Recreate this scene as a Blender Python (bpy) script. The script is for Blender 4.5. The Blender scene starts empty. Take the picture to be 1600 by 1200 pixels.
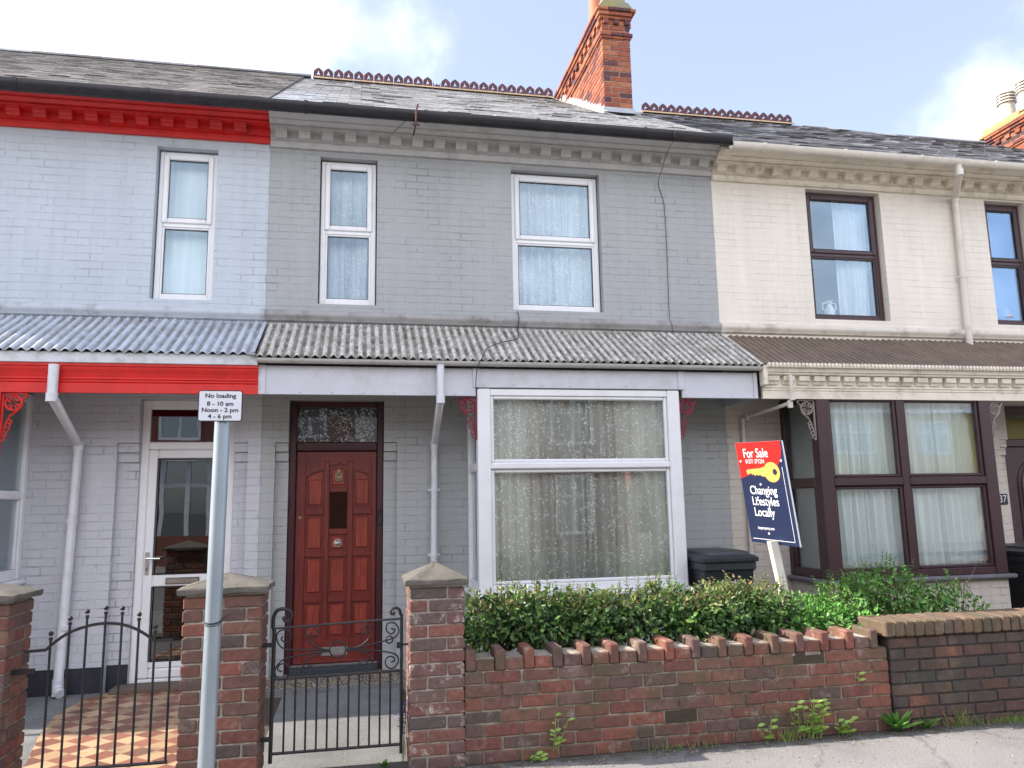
import bpy, math, random
from mathutils import Vector, Matrix
random.seed(7)
S = bpy.context.scene
COL = S.collection
PI = math.pi
# ---------------------------------------------------------------- camera
cam_d = bpy.data.cameras.new("camera"); cam = bpy.data.objects.new("camera", cam_d); COL.objects.link(cam)
yaw, pitch, roll = 0.1958, 0.155, -0.0187
fw = Vector((math.sin(yaw)*math.cos(pitch), math.cos(yaw)*math.cos(pitch), math.sin(pitch)))
r0 = Vector((math.cos(yaw), -math.sin(yaw), 0)); u0 = r0.cross(fw)
rr = r0*math.cos(roll) + u0*math.sin(roll); up = -r0*math.sin(roll) + u0*math.cos(roll)
M = Matrix((rr, up, -fw)).transposed().to_4x4(); M.translation = Vector((0, -7.5914, 1.4986))
cam.matrix_world = M
cam_d.sensor_width = 36; cam_d.lens = 1213.1/1600*36; cam_d.clip_end = 2000; cam_d.clip_start = .05
S.camera = cam
S.render.resolution_x, S.render.resolution_y = 1024, 768
# ---------------------------------------------------------------- world, sun, exposure
S.view_settings.view_transform = 'Standard'; S.view_settings.look = 'None'
S.view_settings.exposure = 2.05; S.view_settings.gamma = 1
to_sun = Vector((-.78, .13, .60)).normalized()
sun_el = math.asin(to_sun.z); sun_az = math.atan2(to_sun.x, to_sun.y)
W = bpy.data.worlds.new("World"); S.world = W; W.use_nodes = True
wn, wl = W.node_tree.nodes, W.node_tree.links
bg = wn['Background']; bg.inputs['Strength'].default_value = .10
sky = wn.new('ShaderNodeTexSky'); sky.sky_type = 'NISHITA'; sky.sun_disc = False
sky.sun_elevation = sun_el; sky.sun_rotation = sun_az; sky.dust_density = 1.4; sky.air_density = 1.0; sky.ozone_density = 1.2
tc = wn.new('ShaderNodeTexCoord')
def blob(px, py, pz, rad, amp):
    d = Vector((px, py, pz)).normalized()
    n = wn.new('ShaderNodeVectorMath'); n.operation = 'DISTANCE'; n.inputs[1].default_value = d
    wl.new(tc.outputs['Generated'], n.inputs[0])
    m = wn.new('ShaderNodeMapRange'); m.interpolation_type = 'SMOOTHSTEP'
    m.inputs['From Min'].default_value = 0; m.inputs['From Max'].default_value = rad
    m.inputs['To Min'].default_value = amp; m.inputs['To Max'].default_value = 0
    wl.new(n.outputs['Value'], m.inputs['Value']); return m.outputs['Result']
def dirpx(u, v): return fw + rr*((u-800)/1213.) - up*((v-600)/1213.)
acc = None
for u, v, rad, amp in ((60, 80, .26, .42), (360, 70, .17, .42), (200, 110, .26, .30), (1480, 205, .12, .27), (620, 80, .14, .17), (1560, 90, .12, .14), (-500, 200, .6, .4), (1750, 220, .16, .1)):
    d = dirpx(u, v); b = blob(d.x, d.y, d.z, rad, amp)
    if acc is None: acc = b
    else:
        a = wn.new('ShaderNodeMath'); a.operation = 'ADD'; wl.new(acc, a.inputs[0]); wl.new(b, a.inputs[1]); acc = a.outputs[0]
nz = wn.new('ShaderNodeTexNoise'); nz.inputs['Scale'].default_value = 5.5; nz.inputs['Detail'].default_value = 7; nz.inputs['Roughness'].default_value = .55
wl.new(tc.outputs['Generated'], nz.inputs['Vector'])
a = wn.new('ShaderNodeMath'); a.operation = 'ADD'; wl.new(acc, a.inputs[0]); wl.new(nz.outputs['Fac'], a.inputs[1])
cr = wn.new('ShaderNodeMapRange'); cr.interpolation_type = 'SMOOTHSTEP'; cr.inputs['From Min'].default_value = .62; cr.inputs['From Max'].default_value = 1.08
wl.new(a.outputs[0], cr.inputs['Value'])
mx = wn.new('ShaderNodeMix'); mx.data_type = 'RGBA'
wl.new(cr.outputs['Result'], mx.inputs['Factor']); wl.new(sky.outputs['Color'], mx.inputs[6]); mx.inputs[7].default_value = (4.6, 4.7, 4.9, 1)
pale = wn.new('ShaderNodeMix'); pale.data_type = 'RGBA'; pale.inputs['Factor'].default_value = .5; pale.inputs[7].default_value = (1.9, 1.95, 2.7, 1)
wl.new(sky.outputs['Color'], pale.inputs[6]); wl.new(pale.outputs[2], mx.inputs[6])
# unseen bright cloud added behind the camera to lift light on the facades
fill_cloud = blob(.05, -1, .24, 1.25, 1.0)
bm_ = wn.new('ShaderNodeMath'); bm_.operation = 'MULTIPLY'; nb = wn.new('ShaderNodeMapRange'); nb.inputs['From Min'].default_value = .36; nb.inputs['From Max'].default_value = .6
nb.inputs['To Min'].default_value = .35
wl.new(nz.outputs['Fac'], nb.inputs['Value']); wl.new(nb.outputs['Result'], bm_.inputs[0]); wl.new(fill_cloud, bm_.inputs[1])
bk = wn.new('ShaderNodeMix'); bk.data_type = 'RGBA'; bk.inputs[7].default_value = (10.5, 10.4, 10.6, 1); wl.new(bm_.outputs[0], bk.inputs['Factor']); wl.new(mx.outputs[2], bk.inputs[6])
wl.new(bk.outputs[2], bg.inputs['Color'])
sl = bpy.data.lights.new("sun", 'SUN'); sl.energy = 2.3; sl.angle = math.radians(.5); sl.color = (1, .93, .82)
so = bpy.data.objects.new("sun", sl); COL.objects.link(so)
so.rotation_euler = (-to_sun).to_track_quat('-Z', 'Y').to_euler(); so.location = (-8, 3, 12)

# ---------------------------------------------------------------- materials
MATS = {}
class NT:
    def __init__(s, name, rough=.7, metal=0, spec=.5):
        s.m = bpy.data.materials.new(name); s.m.use_nodes = True
        s.n, s.l = s.m.node_tree.nodes, s.m.node_tree.links
        s.p = s.n['Principled BSDF']; s.p.inputs['Roughness'].default_value = rough; s.p.inputs['Metallic'].default_value = metal
        s.p.inputs['Specular IOR Level'].default_value = spec
        g = s.n.new('ShaderNodeNewGeometry'); s.pos = g.outputs['Position']; s.isl = g.outputs['Random Per Island']
        MATS[name] = s.m
    def noise(s, scale, detail=4, rough=.55, vec=None, out='Fac'):
        t = s.n.new('ShaderNodeTexNoise'); t.inputs['Scale'].default_value = scale; t.inputs['Detail'].default_value = detail
        t.inputs['Roughness'].default_value = rough; s.l.new(vec or s.pos, t.inputs['Vector']); return t.outputs[out]
    def vscale(s, x, y, z, vec=None):
        t = s.n.new('ShaderNodeVectorMath'); t.operation = 'MULTIPLY'; t.inputs[1].default_value = (x, y, z); s.l.new(vec or s.pos, t.inputs[0]); return t.outputs[0]
    def math(s, op, a, b=0):
        t = s.n.new('ShaderNodeMath'); t.operation = op
        for i, v in enumerate((a, b)):
            if isinstance(v, (int, float)): t.inputs[i].default_value = v
            else: s.l.new(v, t.inputs[i])
        return t.outputs[0]
    def rng(s, v, a, b, c=0, d=1):
        t = s.n.new('ShaderNodeMapRange'); s.l.new(v, t.inputs[0])
        for i, q in enumerate((a, b, c, d)): t.inputs[i+1].default_value = q
        return t.outputs[0]
    def ramp(s, v, stops, const=False):
        t = s.n.new('ShaderNodeValToRGB'); e = t.color_ramp.elements
        if const: t.color_ramp.interpolation = 'CONSTANT'
        while len(e) < len(stops): e.new(.5)
        for el, (p, c) in zip(e, stops): el.position = p; el.color = (*c, 1)
        s.l.new(v, t.inputs[0]); return t.outputs[0]
    def mix(s, f, a, b, mode='MIX'):
        t = s.n.new('ShaderNodeMix'); t.data_type = 'RGBA'; t.blend_type = mode
        for i, v in ((0, f), (6, a), (7, b)):
            if isinstance(v, (int, float)): t.inputs[i].default_value = v
            elif isinstance(v, tuple): t.inputs[i].default_value = (*v, 1)
            else: s.l.new(v, t.inputs[i])
        return t.outputs[2]
    def col(s, v):
        if isinstance(v, tuple): s.p.inputs['Base Color'].default_value = (*v, 1)
        else: s.l.new(v, s.p.inputs['Base Color'])
        return s
    def rough(s, v): s.l.new(v, s.p.inputs['Roughness']); return s
    def bump(s, h, dist=.004, strength=1):
        t = s.n.new('ShaderNodeBump'); t.inputs['Distance'].default_value = dist; t.inputs['Strength'].default_value = strength
        s.l.new(h, t.inputs['Height']); s.l.new(t.outputs[0], s.p.inputs['Normal']); return s
    def bricktex(s, w=.225, h=.075, mortar=.006, wob=.012):
        sp = s.n.new('ShaderNodeSeparateXYZ'); s.l.new(s.pos, sp.inputs[0])
        nn = s.noise(3.5, 3, out='Color'); ns = s.n.new('ShaderNodeSeparateXYZ'); s.l.new(nn, ns.inputs[0])
        u = s.math('ADD', s.math('ADD', sp.outputs[0], sp.outputs[1]), s.math('MULTIPLY', ns.outputs[0], wob*2))
        v = s.math('ADD', sp.outputs[2], s.math('MULTIPLY', ns.outputs[1], wob))
        cb = s.n.new('ShaderNodeCombineXYZ'); s.l.new(u, cb.inputs[0]); s.l.new(v, cb.inputs[1])
        t = s.n.new('ShaderNodeTexBrick'); t.offset = .5; t.inputs['Scale'].default_value = 1
        t.inputs['Mortar Size'].default_value = mortar; t.inputs['Mortar Smooth'].default_value = .35
        t.inputs['Brick Width'].default_value = w; t.inputs['Row Height'].default_value = h
        t.inputs['Color1'].default_value = (0, 0, 0, 1); t.inputs['Color2'].default_value = (1, 1, 1, 1)
        s.l.new(cb.outputs[0], t.inputs['Vector']); return t.outputs['Fac'], t.outputs['Color']

def painted_brick(name, c, dark=.72, joint=.5, dist=.006):
    s = NT(name, .62)
    f, rnd = s.bricktex()
    mask = s.rng(s.noise(1.9, 6, .75, s.vscale(1, 1, 1.8)), .46, .64)
    fm = s.math('MULTIPLY', f, s.math('ADD', s.math('MULTIPLY', mask, .9), .08))
    big = s.rng(s.noise(.9, 5, .6), .3, .7, .93, 1.06)
    streak = s.rng(s.noise(2.2, 5, .6, s.vscale(3.5, 3.5, .35)), .35, .75, 1.03, .93)
    c0 = s.mix(1, c, s.math('MULTIPLY', big, streak), 'MULTIPLY')
    crack = s.math('MULTIPLY', s.math('MULTIPLY', f, s.rng(s.noise(2.6, 4, .7), .52, .66)), joint)
    c1 = s.mix(crack, c0, tuple(x*dark*.5 for x in c))
    chip = s.math('MULTIPLY', s.rng(s.noise(34, 6, .8), .67, .71), s.rng(s.noise(1.3, 3), .5, .62))
    c1 = s.mix(s.math('MULTIPLY', chip, .7), c1, tuple(x*.45 for x in c))
    runs = s.math('MULTIPLY', s.rng(s.noise(5, 5, .7, s.vscale(4, 4, .22)), .56, .78), s.rng(s.noise(.8, 3), .4, .6))
    c1 = s.mix(s.math('MULTIPLY', runs, .38), c1, tuple(x*.55 for x in c))
    s.col(c1)
    h = s.math('SUBTRACT', s.math('ADD', s.math('MULTIPLY', rnd, .35), s.math('MULTIPLY', s.noise(30, 6, .65), .55)), fm)
    s.bump(h, dist, .9); return s.m
painted_brick('brick_blue_grey', (.49, .54, .59)); painted_brick('brick_grey', (.365, .375, .375), joint=.6)
painted_brick('brick_cream', (.76, .70, .61), joint=.22, dist=.0045)
painted_brick('brick_porch_left', (.52, .53, .57), joint=.7, dist=.008); painted_brick('brick_porch_right', (.60, .54, .47), joint=.7, dist=.008)

def plain(name, c, rough=.5, metal=0, var=.06, bump=.0008, nscale=25, spec=.5, dirt=None, ds=3.0, da=.5):
    s = NT(name, rough, metal, spec)
    v = s.rng(s.noise(nscale*.25, 5, .6), .3, .7, 1-var, 1+var)
    cc = s.mix(1, c, v, 'MULTIPLY')
    if dirt:
        cc = s.mix(s.math('MULTIPLY', s.rng(s.noise(ds, 6, .7), .5, .72), da), cc, dirt)
    s.col(cc); s.bump(s.noise(nscale, 4), bump, .6); return s.m
plain('red_paint', (.62, .018, .014), .42, dirt=(.30, .012, .012), da=.5, var=.1)
plain('grey_moulding', (.52, .505, .495), .6, dirt=(.26, .25, .24), da=.55, ds=5)
plain('cream_moulding', (.77, .70, .58), .6, dirt=(.30, .25, .18), da=.6, ds=5)
plain('band_grey', (.33, .32, .315), .6, dirt=(.12, .11, .10), ds=4, da=.8)
plain('band_blue_grey', (.47, .50, .54), .6, dirt=(.15, .14, .13), ds=4, da=.8)
plain('band_cream', (.66, .61, .52), .6, dirt=(.28, .24, .18), ds=4, da=.8)
plain('white_plastic', (.78, .78, .79), .3, var=.03, bump=.0002, dirt=(.55, .55, .53), da=.3)
plain('white_board', (.56, .57, .62), .45, var=.05, dirt=(.38, .37, .36), ds=5, da=.5)
plain('white_timber', (.70, .72, .74), .5, dirt=(.4, .4, .38), ds=5, da=.6)
plain('fascia_left_white', (.60, .62, .65), .5, dirt=(.30, .29, .27), ds=6, da=.8)
plain('gutter_pale', (.48, .47, .45), .4, dirt=(.22, .21, .18), ds=5, da=.7)
plain('pipe_white', (.66, .67, .70), .35, dirt=(.40, .38, .35), ds=6, da=.5)
plain('pipe_cream', (.66, .61, .53), .4, dirt=(.38, .33, .25), ds=6, da=.5)
plain('black_gutter', (.012, .011, .016), .35, dirt=(.04, .035, .04), ds=7, da=.6)
plain('black_iron', (.010, .010, .012), .5, dirt=(.06, .035, .025), ds=18, da=.4, bump=.001, nscale=90)
plain('maroon_frame', (.045, .010, .014), .35, dirt=(.07, .02, .02), ds=4)
plain('brown_upvc', (.048, .020, .024), .38, var=.12, nscale=12)
plain('bracket_maroon', (.20, .018, .035), .5, dirt=(.08, .01, .02), ds=14)
plain('bracket_taupe', (.30, .25, .23), .6, dirt=(.12, .10, .09), ds=14)
plain('chrome', (.62, .62, .60), .25, 1, var=.05)
plain('brass_old', (.28, .22, .13), .4, .8, dirt=(.06, .05, .04), ds=40)
plain('black_plinth', (.016, .018, .026), .55, dirt=(.05, .05, .06), ds=5)
plain('grey_sill', (.13, .12, .14), .6, dirt=(.25, .22, .2), ds=5)
plain('bin_plastic', (.030, .033, .040), .42, var=.12, dirt=(.07, .07, .07), ds=9, da=.5)
plain('terracotta', (.46, .15, .08), .7, dirt=(.22, .10, .06), ds=6)
plain('pot_buff', (.60, .55, .47), .7, dirt=(.25, .22, .18), ds=6)
plain('ochre_flaunching', (.36, .23, .10), .85, dirt=(.20, .17, .08), ds=8, da=.8, bump=.004)
plain('mossy_mortar', (.26, .24, .16), .9, dirt=(.34, .30, .03), ds=9, da=1, bump=.006)
plain('lead', (.34, .36, .40), .5, .3, dirt=(.6, .6, .6), ds=6)
plain('white_flashing', (.72, .70, .68), .7, dirt=(.5, .45, .4), ds=8)
plain('galvanised', (.36, .42, .46), .38, .55, var=.14, nscale=16, dirt=(.28, .29, .30), ds=8)
plain('sign_white', (.74, .75, .80), .35, var=.02)
plain('sign_black', (.01, .01, .012), .4)
plain('board_red', (.80, .015, .012), .4, var=.02); plain('board_navy', (.012, .020, .060), .4, var=.04)
plain('board_white', (.80, .80, .82), .4, var=.02); plain('key_gold', (.66, .38, .09), .5, var=.05); plain('key_highlight', (.75, .55, .25), .5, var=.03)
plain('wood_post', (.66, .64, .56), .6, dirt=(.40, .33, .22), ds=7, da=.7)
plain('room_wall', (.22, .21, .20), .9); plain('room_floor', (.08, .07, .06), .9)
plain('cable_black', (.02, .02, .02), .6); plain('cable_grey', (.22, .22, .22), .6)
plain('concrete_cap', (.13, .118, .098), .95, dirt=(.05, .05, .045), ds=9, da=.85, bump=.006, nscale=110, var=.15)
plain('rust', (.10, .045, .03), .8, dirt=(.03, .02, .02), ds=20)
plain('mat_rubber', (.03, .035, .045), .8, bump=.003, nscale=160); plain('mat_coir', (.13, .10, .075), .95, bump=.004, nscale=220)
plain('plaque', (.02, .02, .022), .5); plain('render_yellow', (.68, .52, .19), .8, var=.05); plain('render_cream', (.66, .62, .54), .8, var=.04)
plain('soil', (.06, .045, .03), .95, bump=.02, nscale=30, dirt=(.10, .08, .05)); plain('vase_white', (.75, .72, .68), .25); plain('vase_pink', (.55, .25, .25), .3)
plain('key_black', (.01, .012, .03), .6)
plain('bark', (.10, .07, .045), .9, bump=.004, nscale=60)

def wood(name, c1, c2):
    s = NT(name, .38)
    g = s.noise(7, 6, .65, s.vscale(9, 9, .7)); f = s.noise(60, 4, .6, s.vscale(4, 4, .12))
    c = s.ramp(g, [(.3, c1), (.7, c2)]); c = s.mix(s.rng(f, .4, .75, 0, .5), c, tuple(x*.45 for x in c1))
    c = s.mix(s.rng(s.noise(2.2, 3), .45, .75, 0, .55), c, tuple(x*.5 for x in c1)); s.col(c); s.bump(f, .0012, .5); return s.m
wood('door_wood', (.10, .012, .010), (.22, .028, .018)); wood('door_panel_wood', (.15, .018, .012), (.36, .055, .028))

def realbrick(name, stops, white=.0, moss=.25, dark=0):
    s = NT(name, .85)
    c = s.ramp(s.isl, stops, True)
    v = s.rng(s.noise(26, 5, .65), .25, .75, .62, 1.3); c = s.mix(1, c, v, 'MULTIPLY')
    c = s.mix(s.rng(s.noise(60, 3), .55, .7, 0, .35), c, (.05, .03, .025))
    if moss: c = s.mix(s.math('MULTIPLY', s.rng(s.noise(3.2, 5, .65), .45, .65), moss), c, (.085, .075, .04))
    if white: c = s.mix(s.math('MULTIPLY', s.rng(s.noise(7.5, 6, .75), .56, .66), white), c, (.52, .46, .42))
    if dark: c = s.mix(s.math('MULTIPLY', s.rng(s.noise(1.6, 5, .6, s.vscale(2.2, 1, .6)), .36, .56), dark), c, (.035, .032, .032))
    s.col(c); s.bump(s.math('ADD', s.noise(45, 6, .7), s.math('MULTIPLY', s.noise(9, 3), .8)), .006, .9); return s.m
RB = [(0, (.21, .082, .058)), (.16, (.165, .078, .062)), (.33, (.25, .088, .060)), (.45, (.13, .075, .066)), (.57, (.21, .10, .072)), (.70, (.185, .068, .052)), (.82, (.155, .09, .070)), (.94, (.10, .07, .062))]
realbrick('garden_brick', RB, .3, .75)
realbrick('pier_brick_pale', [(p, tuple(x*.9+.02 for x in c)) for p, c in RB], .9, .25)
realbrick('pier_brick', [(p, tuple(x*.95 for x in c)) for p, c in RB], .25, .35)
realbrick('dark_brick', [(p, (c[0]*.9, c[1]*1.1, c[2]*1.0)) for p, c in RB], .15, .6, .62)
realbrick('coping_brick', [(0, (.17, .11, .07)), (.3, (.145, .095, .062)), (.6, (.19, .115, .072)), (.85, (.12, .085, .06))], .1, .6)
realbrick('chimney_brick', [(0, (.34, .115, .055)), (.2, (.28, .08, .042)), (.42, (.12, .042, .04)), (.55, (.37, .135, .065)), (.72, (.25, .07, .042)), (.82, (.09, .035, .038)), (.92, (.31, .10, .05))], 0, 0)
realbrick('street_brick', RB, 0, .2)
def mortar(name, c, dirt):
    s = NT(name, .95); s.col(s.mix(s.rng(s.noise(11, 6, .7), .4, .62), c, dirt)); s.bump(s.noise(90, 4), .004, .8); return s.m
mortar('mortar_grey', (.32, .28, .21), (.13, .11, .08)); mortar('mortar_pale', (.42, .38, .32), (.20, .16, .12)); mortar('mortar_dark', (.06, .055, .05), (.02, .02, .02)); mortar('mortar_chimney', (.42, .34, .28), (.22, .16, .13))

def slate(name, stops, lichen, la):
    s = NT(name, .75)
    c = s.ramp(s.isl, stops); v = s.rng(s.noise(14, 5), .3, .7, .75, 1.2); c = s.mix(1, c, v, 'MULTIPLY')
    c = s.mix(s.math('MULTIPLY', s.rng(s.noise(5, 6, .7), .5, .68), la), c, lichen); s.col(c); s.bump(s.noise(40, 4), .003, .6); return s.m
slate('slate_left', [(0, (.17, .16, .155)), (.5, (.24, .225, .215)), (1, (.32, .30, .28))], (.24, .20, .15), .5)
slate('slate_mid', [(0, (.26, .26, .265)), (.5, (.34, .34, .34)), (1, (.44, .44, .435))], (.26, .24, .17), .5)
slate('slate_patch', [(0, (.34, .36, .39)), (.5, (.41, .43, .46)), (1, (.31, .33, .37))], (.3, .3, .3), .2)
slate('slate_right', [(0, (.07, .07, .08)), (.5, (.13, .13, .14)), (.8, (.20, .20, .22)), (1, (.34, .35, .38))], (.16, .13, .09), .6)

def corr(name, c, dirt, ds, lo, hi, amt, rough=.6, metal=0, c2=None, pitch=0):
    s = NT(name, rough, metal)
    v = s.rng(s.noise(5, 5, .65), .3, .7, .82, 1.15); cc = s.mix(1, c, v, 'MULTIPLY')
    cc = s.mix(s.math('MULTIPLY', s.rng(s.noise(ds, 8, .78, s.vscale(1, .45, .45)), lo, hi), amt), cc, dirt)
    if c2: cc = s.mix(s.rng(s.noise(3.2, 6, .7), .5, .7, 0, .8), cc, c2)
    if pitch:   # valleys darkened: rib shade put into the colour, mixed with grime
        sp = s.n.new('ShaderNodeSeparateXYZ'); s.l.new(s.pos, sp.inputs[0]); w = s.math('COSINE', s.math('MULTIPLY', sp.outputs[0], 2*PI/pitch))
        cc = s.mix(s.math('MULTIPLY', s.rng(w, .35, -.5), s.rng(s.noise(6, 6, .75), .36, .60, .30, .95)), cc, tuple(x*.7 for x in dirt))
    s.col(cc); s.bump(s.noise(70, 5, .7), .003, .7); return s.m
corr('canopy_metal', (.56, .62, .70), (.28, .27, .25), 6, .5, .68, .6, .45, .2, (.34, .35, .36), .0815)
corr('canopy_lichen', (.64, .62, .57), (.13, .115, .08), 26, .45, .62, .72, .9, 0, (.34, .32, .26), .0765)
corr('canopy_brown', (.20, .145, .105), (.11, .08, .06), 5, .45, .7, .7, .7, 0, None, .074)
corr('ridge_lichen', (.36, .25, .15), (.18, .15, .12), 12, .45, .6, .8, .9)
corr('crest_dark', (.12, .035, .035), (.05, .03, .035), 9, .45, .6, .8, .7)

def glass(name, refl=.10, tint=(.97, .99, .99), rough=.0):
    m = bpy.data.materials.new(name); m.use_nodes = True; n, l = m.node_tree.nodes, m.node_tree.links; n.clear()
    o = n.new('ShaderNodeOutputMaterial'); t = n.new('ShaderNodeBsdfTransparent'); t.inputs[0].default_value = (*tint, 1)
    g = n.new('ShaderNodeBsdfGlossy'); g.inputs['Roughness'].default_value = rough; g.inputs[0].default_value = (.62, .80, .98, 1) if 'upper' in name else (.92, .96, 1, 1)
    f = n.new('ShaderNodeFresnel'); f.inputs['IOR'].default_value = 1.5
    a = n.new('ShaderNodeMath'); a.operation = 'MULTIPLY_ADD'; a.inputs[1].default_value = .75; a.inputs[2].default_value = refl
    nz = n.new('ShaderNodeTexNoise'); nz.inputs['Scale'].default_value = 1.6; ge = n.new('ShaderNodeNewGeometry')
    l.new(ge.outputs['Position'], nz.inputs['Vector']); bp = n.new('ShaderNodeBump'); bp.inputs['Distance'].default_value = .004; bp.inputs['Strength'].default_value = .25
    l.new(nz.outputs[0], bp.inputs['Height']); l.new(bp.outputs[0], g.inputs['Normal'])
    x = n.new('ShaderNodeMixShader'); l.new(f.outputs[0], a.inputs[0]); l.new(a.outputs[0], x.inputs[0]); l.new(t.outputs[0], x.inputs[1]); l.new(g.outputs[0], x.inputs[2]); l.new(x.outputs[0], o.inputs[0])
    MATS[name] = m
glass('glass', .02); glass('glass_upper', .035); glass('glass_dark', .12, (.45, .43, .40)); glass('glass_tint', .05, (.05, .05, .05))
glass('glass_far', .35, (.10, .12, .14))

def net(name, c, alpha):
    s = NT(name, .9, spec=.1)
    s.col(s.mix(1, c, s.rng(s.noise(3, 3, .5, s.vscale(6, 1, .3)), .3, .7, .9, 1.06), 'MULTIPLY'))
    tr = s.n.new('ShaderNodeBsdfTransparent'); tl = s.n.new('ShaderNodeBsdfTranslucent'); tl.inputs[0].default_value = (*c, 1)
    a = s.n.new('ShaderNodeMixShader'); a.inputs[0].default_value = .08; b = s.n.new('ShaderNodeMixShader'); b.inputs[0].default_value = alpha
    s.l.new(s.p.outputs[0], a.inputs[1]); s.l.new(tl.outputs[0], a.inputs[2]); s.l.new(tr.outputs[0], b.inputs[1]); s.l.new(a.outputs[0], b.inputs[2])
    s.l.new(b.outputs[0], s.n['Material Output'].inputs[0]); return s.m
net('net_cream', (.88, .85, .76), .97); net('net_white', (.76, .79, .82), .90); net('net_sheer', (.86, .83, .75), .56); net('net_green', (.86, .92, .90), .97); net('blind_white', (.86, .92, .92), .96)
net('lace', (.34, .32, .34), .5); plain('embroidery', (.9, .9, .9), .8, var=.02); net('net_grey', (.42, .46, .43), .8)

def ground(name, c, c2, sc=2.0, grit=130, bump=.004, cracks=False):
    s = NT(name, .92); v = s.noise(sc, 7, .65); cc = s.mix(s.rng(v, .38, .66), c, c2)
    g = s.noise(grit, 3, .7); cc = s.mix(s.rng(g, .5, .72, 0, .6), cc, tuple(min(1, x*2.0) for x in c)); cc = s.mix(s.rng(g, .28, .42, .55, 0), cc, tuple(x*.35 for x in c))
    s.col(cc); s.bump(g, bump, .9); return s.m
ground('pavement_asphalt', (.235, .225, .215), (.165, .16, .155), 1.3, 90, .007)
def wall_foot_tone():  # pavement colour darker towards the wall foot, plus thin cracks
    m = MATS['pavement_asphalt']; n, l = m.node_tree.nodes, m.node_tree.links; p = n['Principled BSDF']; src = p.inputs['Base Color'].links[0].from_socket
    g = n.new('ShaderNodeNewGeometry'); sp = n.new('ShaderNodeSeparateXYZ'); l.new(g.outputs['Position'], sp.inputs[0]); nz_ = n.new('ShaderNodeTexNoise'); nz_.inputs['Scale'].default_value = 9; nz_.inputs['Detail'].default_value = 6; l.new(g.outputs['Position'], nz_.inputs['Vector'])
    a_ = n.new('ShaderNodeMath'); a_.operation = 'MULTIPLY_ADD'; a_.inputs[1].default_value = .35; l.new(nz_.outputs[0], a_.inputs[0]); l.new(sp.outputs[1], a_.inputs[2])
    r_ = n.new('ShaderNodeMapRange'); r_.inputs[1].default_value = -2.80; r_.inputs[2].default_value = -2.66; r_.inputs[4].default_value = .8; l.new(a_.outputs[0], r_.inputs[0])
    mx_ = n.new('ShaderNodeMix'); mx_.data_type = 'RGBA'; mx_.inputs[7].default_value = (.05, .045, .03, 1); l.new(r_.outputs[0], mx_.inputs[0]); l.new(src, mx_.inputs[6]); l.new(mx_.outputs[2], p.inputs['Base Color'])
    v_ = n.new('ShaderNodeTexVoronoi'); v_.feature = 'DISTANCE_TO_EDGE'; v_.inputs['Scale'].default_value = .8
    dn = n.new('ShaderNodeVectorMath'); dn.operation = 'MULTIPLY_ADD'; nc = n.new('ShaderNodeTexNoise'); nc.inputs['Scale'].default_value = 5; nc.inputs['Detail'].default_value = 6; l.new(g.outputs['Position'], nc.inputs['Vector']); l.new(nc.outputs['Color'], dn.inputs[0]); dn.inputs[1].default_value = (.25, .25, 0); l.new(g.outputs['Position'], dn.inputs[2]); l.new(dn.outputs[0], v_.inputs['Vector'])
    c1 = n.new('ShaderNodeMapRange'); c1.inputs[1].default_value = .003; c1.inputs[2].default_value = .010; c1.inputs[3].default_value = .3; c1.inputs[4].default_value = 0; l.new(v_.outputs['Distance'], c1.inputs[0])
    m2 = n.new('ShaderNodeMix'); m2.data_type = 'RGBA'; m2.inputs[7].default_value = (.03, .028, .025, 1); l.new(c1.outputs[0], m2.inputs[0]); l.new(mx_.outputs[2], m2.inputs[6]); l.new(m2.outputs[2], p.inputs['Base Color'])
wall_foot_tone()
ground('road_asphalt', (.14, .14, .14), (.11, .11, .112))
ground('path_concrete', (.17, .17, .165), (.11, .11, .105), 2.6, 70); ground('kerb_stone', (.28, .27, .26), (.22, .21, .2))
s = NT('pebbledash', .8); vo = s.n.new('ShaderNodeTexVoronoi'); vo.inputs['Scale'].default_value = 42; s.l.new(s.pos, vo.inputs['Vector'])
s.col(s.mix(s.rng(vo.outputs['Distance'], .25, .55), s.mix(.6, vo.outputs['Color'], (.45, .36, .22)), (.10, .08, .06))); 
s.bump(s.rng(vo.outputs['Distance'], 0, .6, 1, 0), .008, 1)
# tiled path: terracotta and buff squares laid diagonally
s = NT('path_tiles', .5)
mp = s.n.new('ShaderNodeMapping'); mp.inputs['Rotation'].default_value = (0, 0, math.radians(41)); s.l.new(s.pos, mp.inputs['Vector'])
ck = s.n.new('ShaderNodeTexChecker'); ck.inputs['Scale'].default_value = 6.6; s.l.new(mp.outputs[0], ck.inputs['Vector']); ck.inputs[1].default_value = (.44, .29, .165, 1); ck.inputs[2].default_value = (.235, .095, .06, 1)
vr = s.n.new('ShaderNodeTexWhiteNoise'); sn = s.n.new('ShaderNodeVectorMath'); sn.operation = 'SNAP'; sn.inputs[1].default_value = (1/6.6, 1/6.6, 1); s.l.new(mp.outputs[0], sn.inputs[0]); s.l.new(sn.outputs[0], vr.inputs['Vector'])
cc = s.mix(1, ck.outputs[0], s.rng(vr.outputs['Value'], 0, 1, .7, 1.2), 'MULTIPLY')
cc = s.mix(s.rng(s.noise(3.5, 6, .7), .52, .7, 0, .6), cc, (.13, .09, .06)); s.col(cc); s.bump(s.noise(30), .002, .5)
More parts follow.
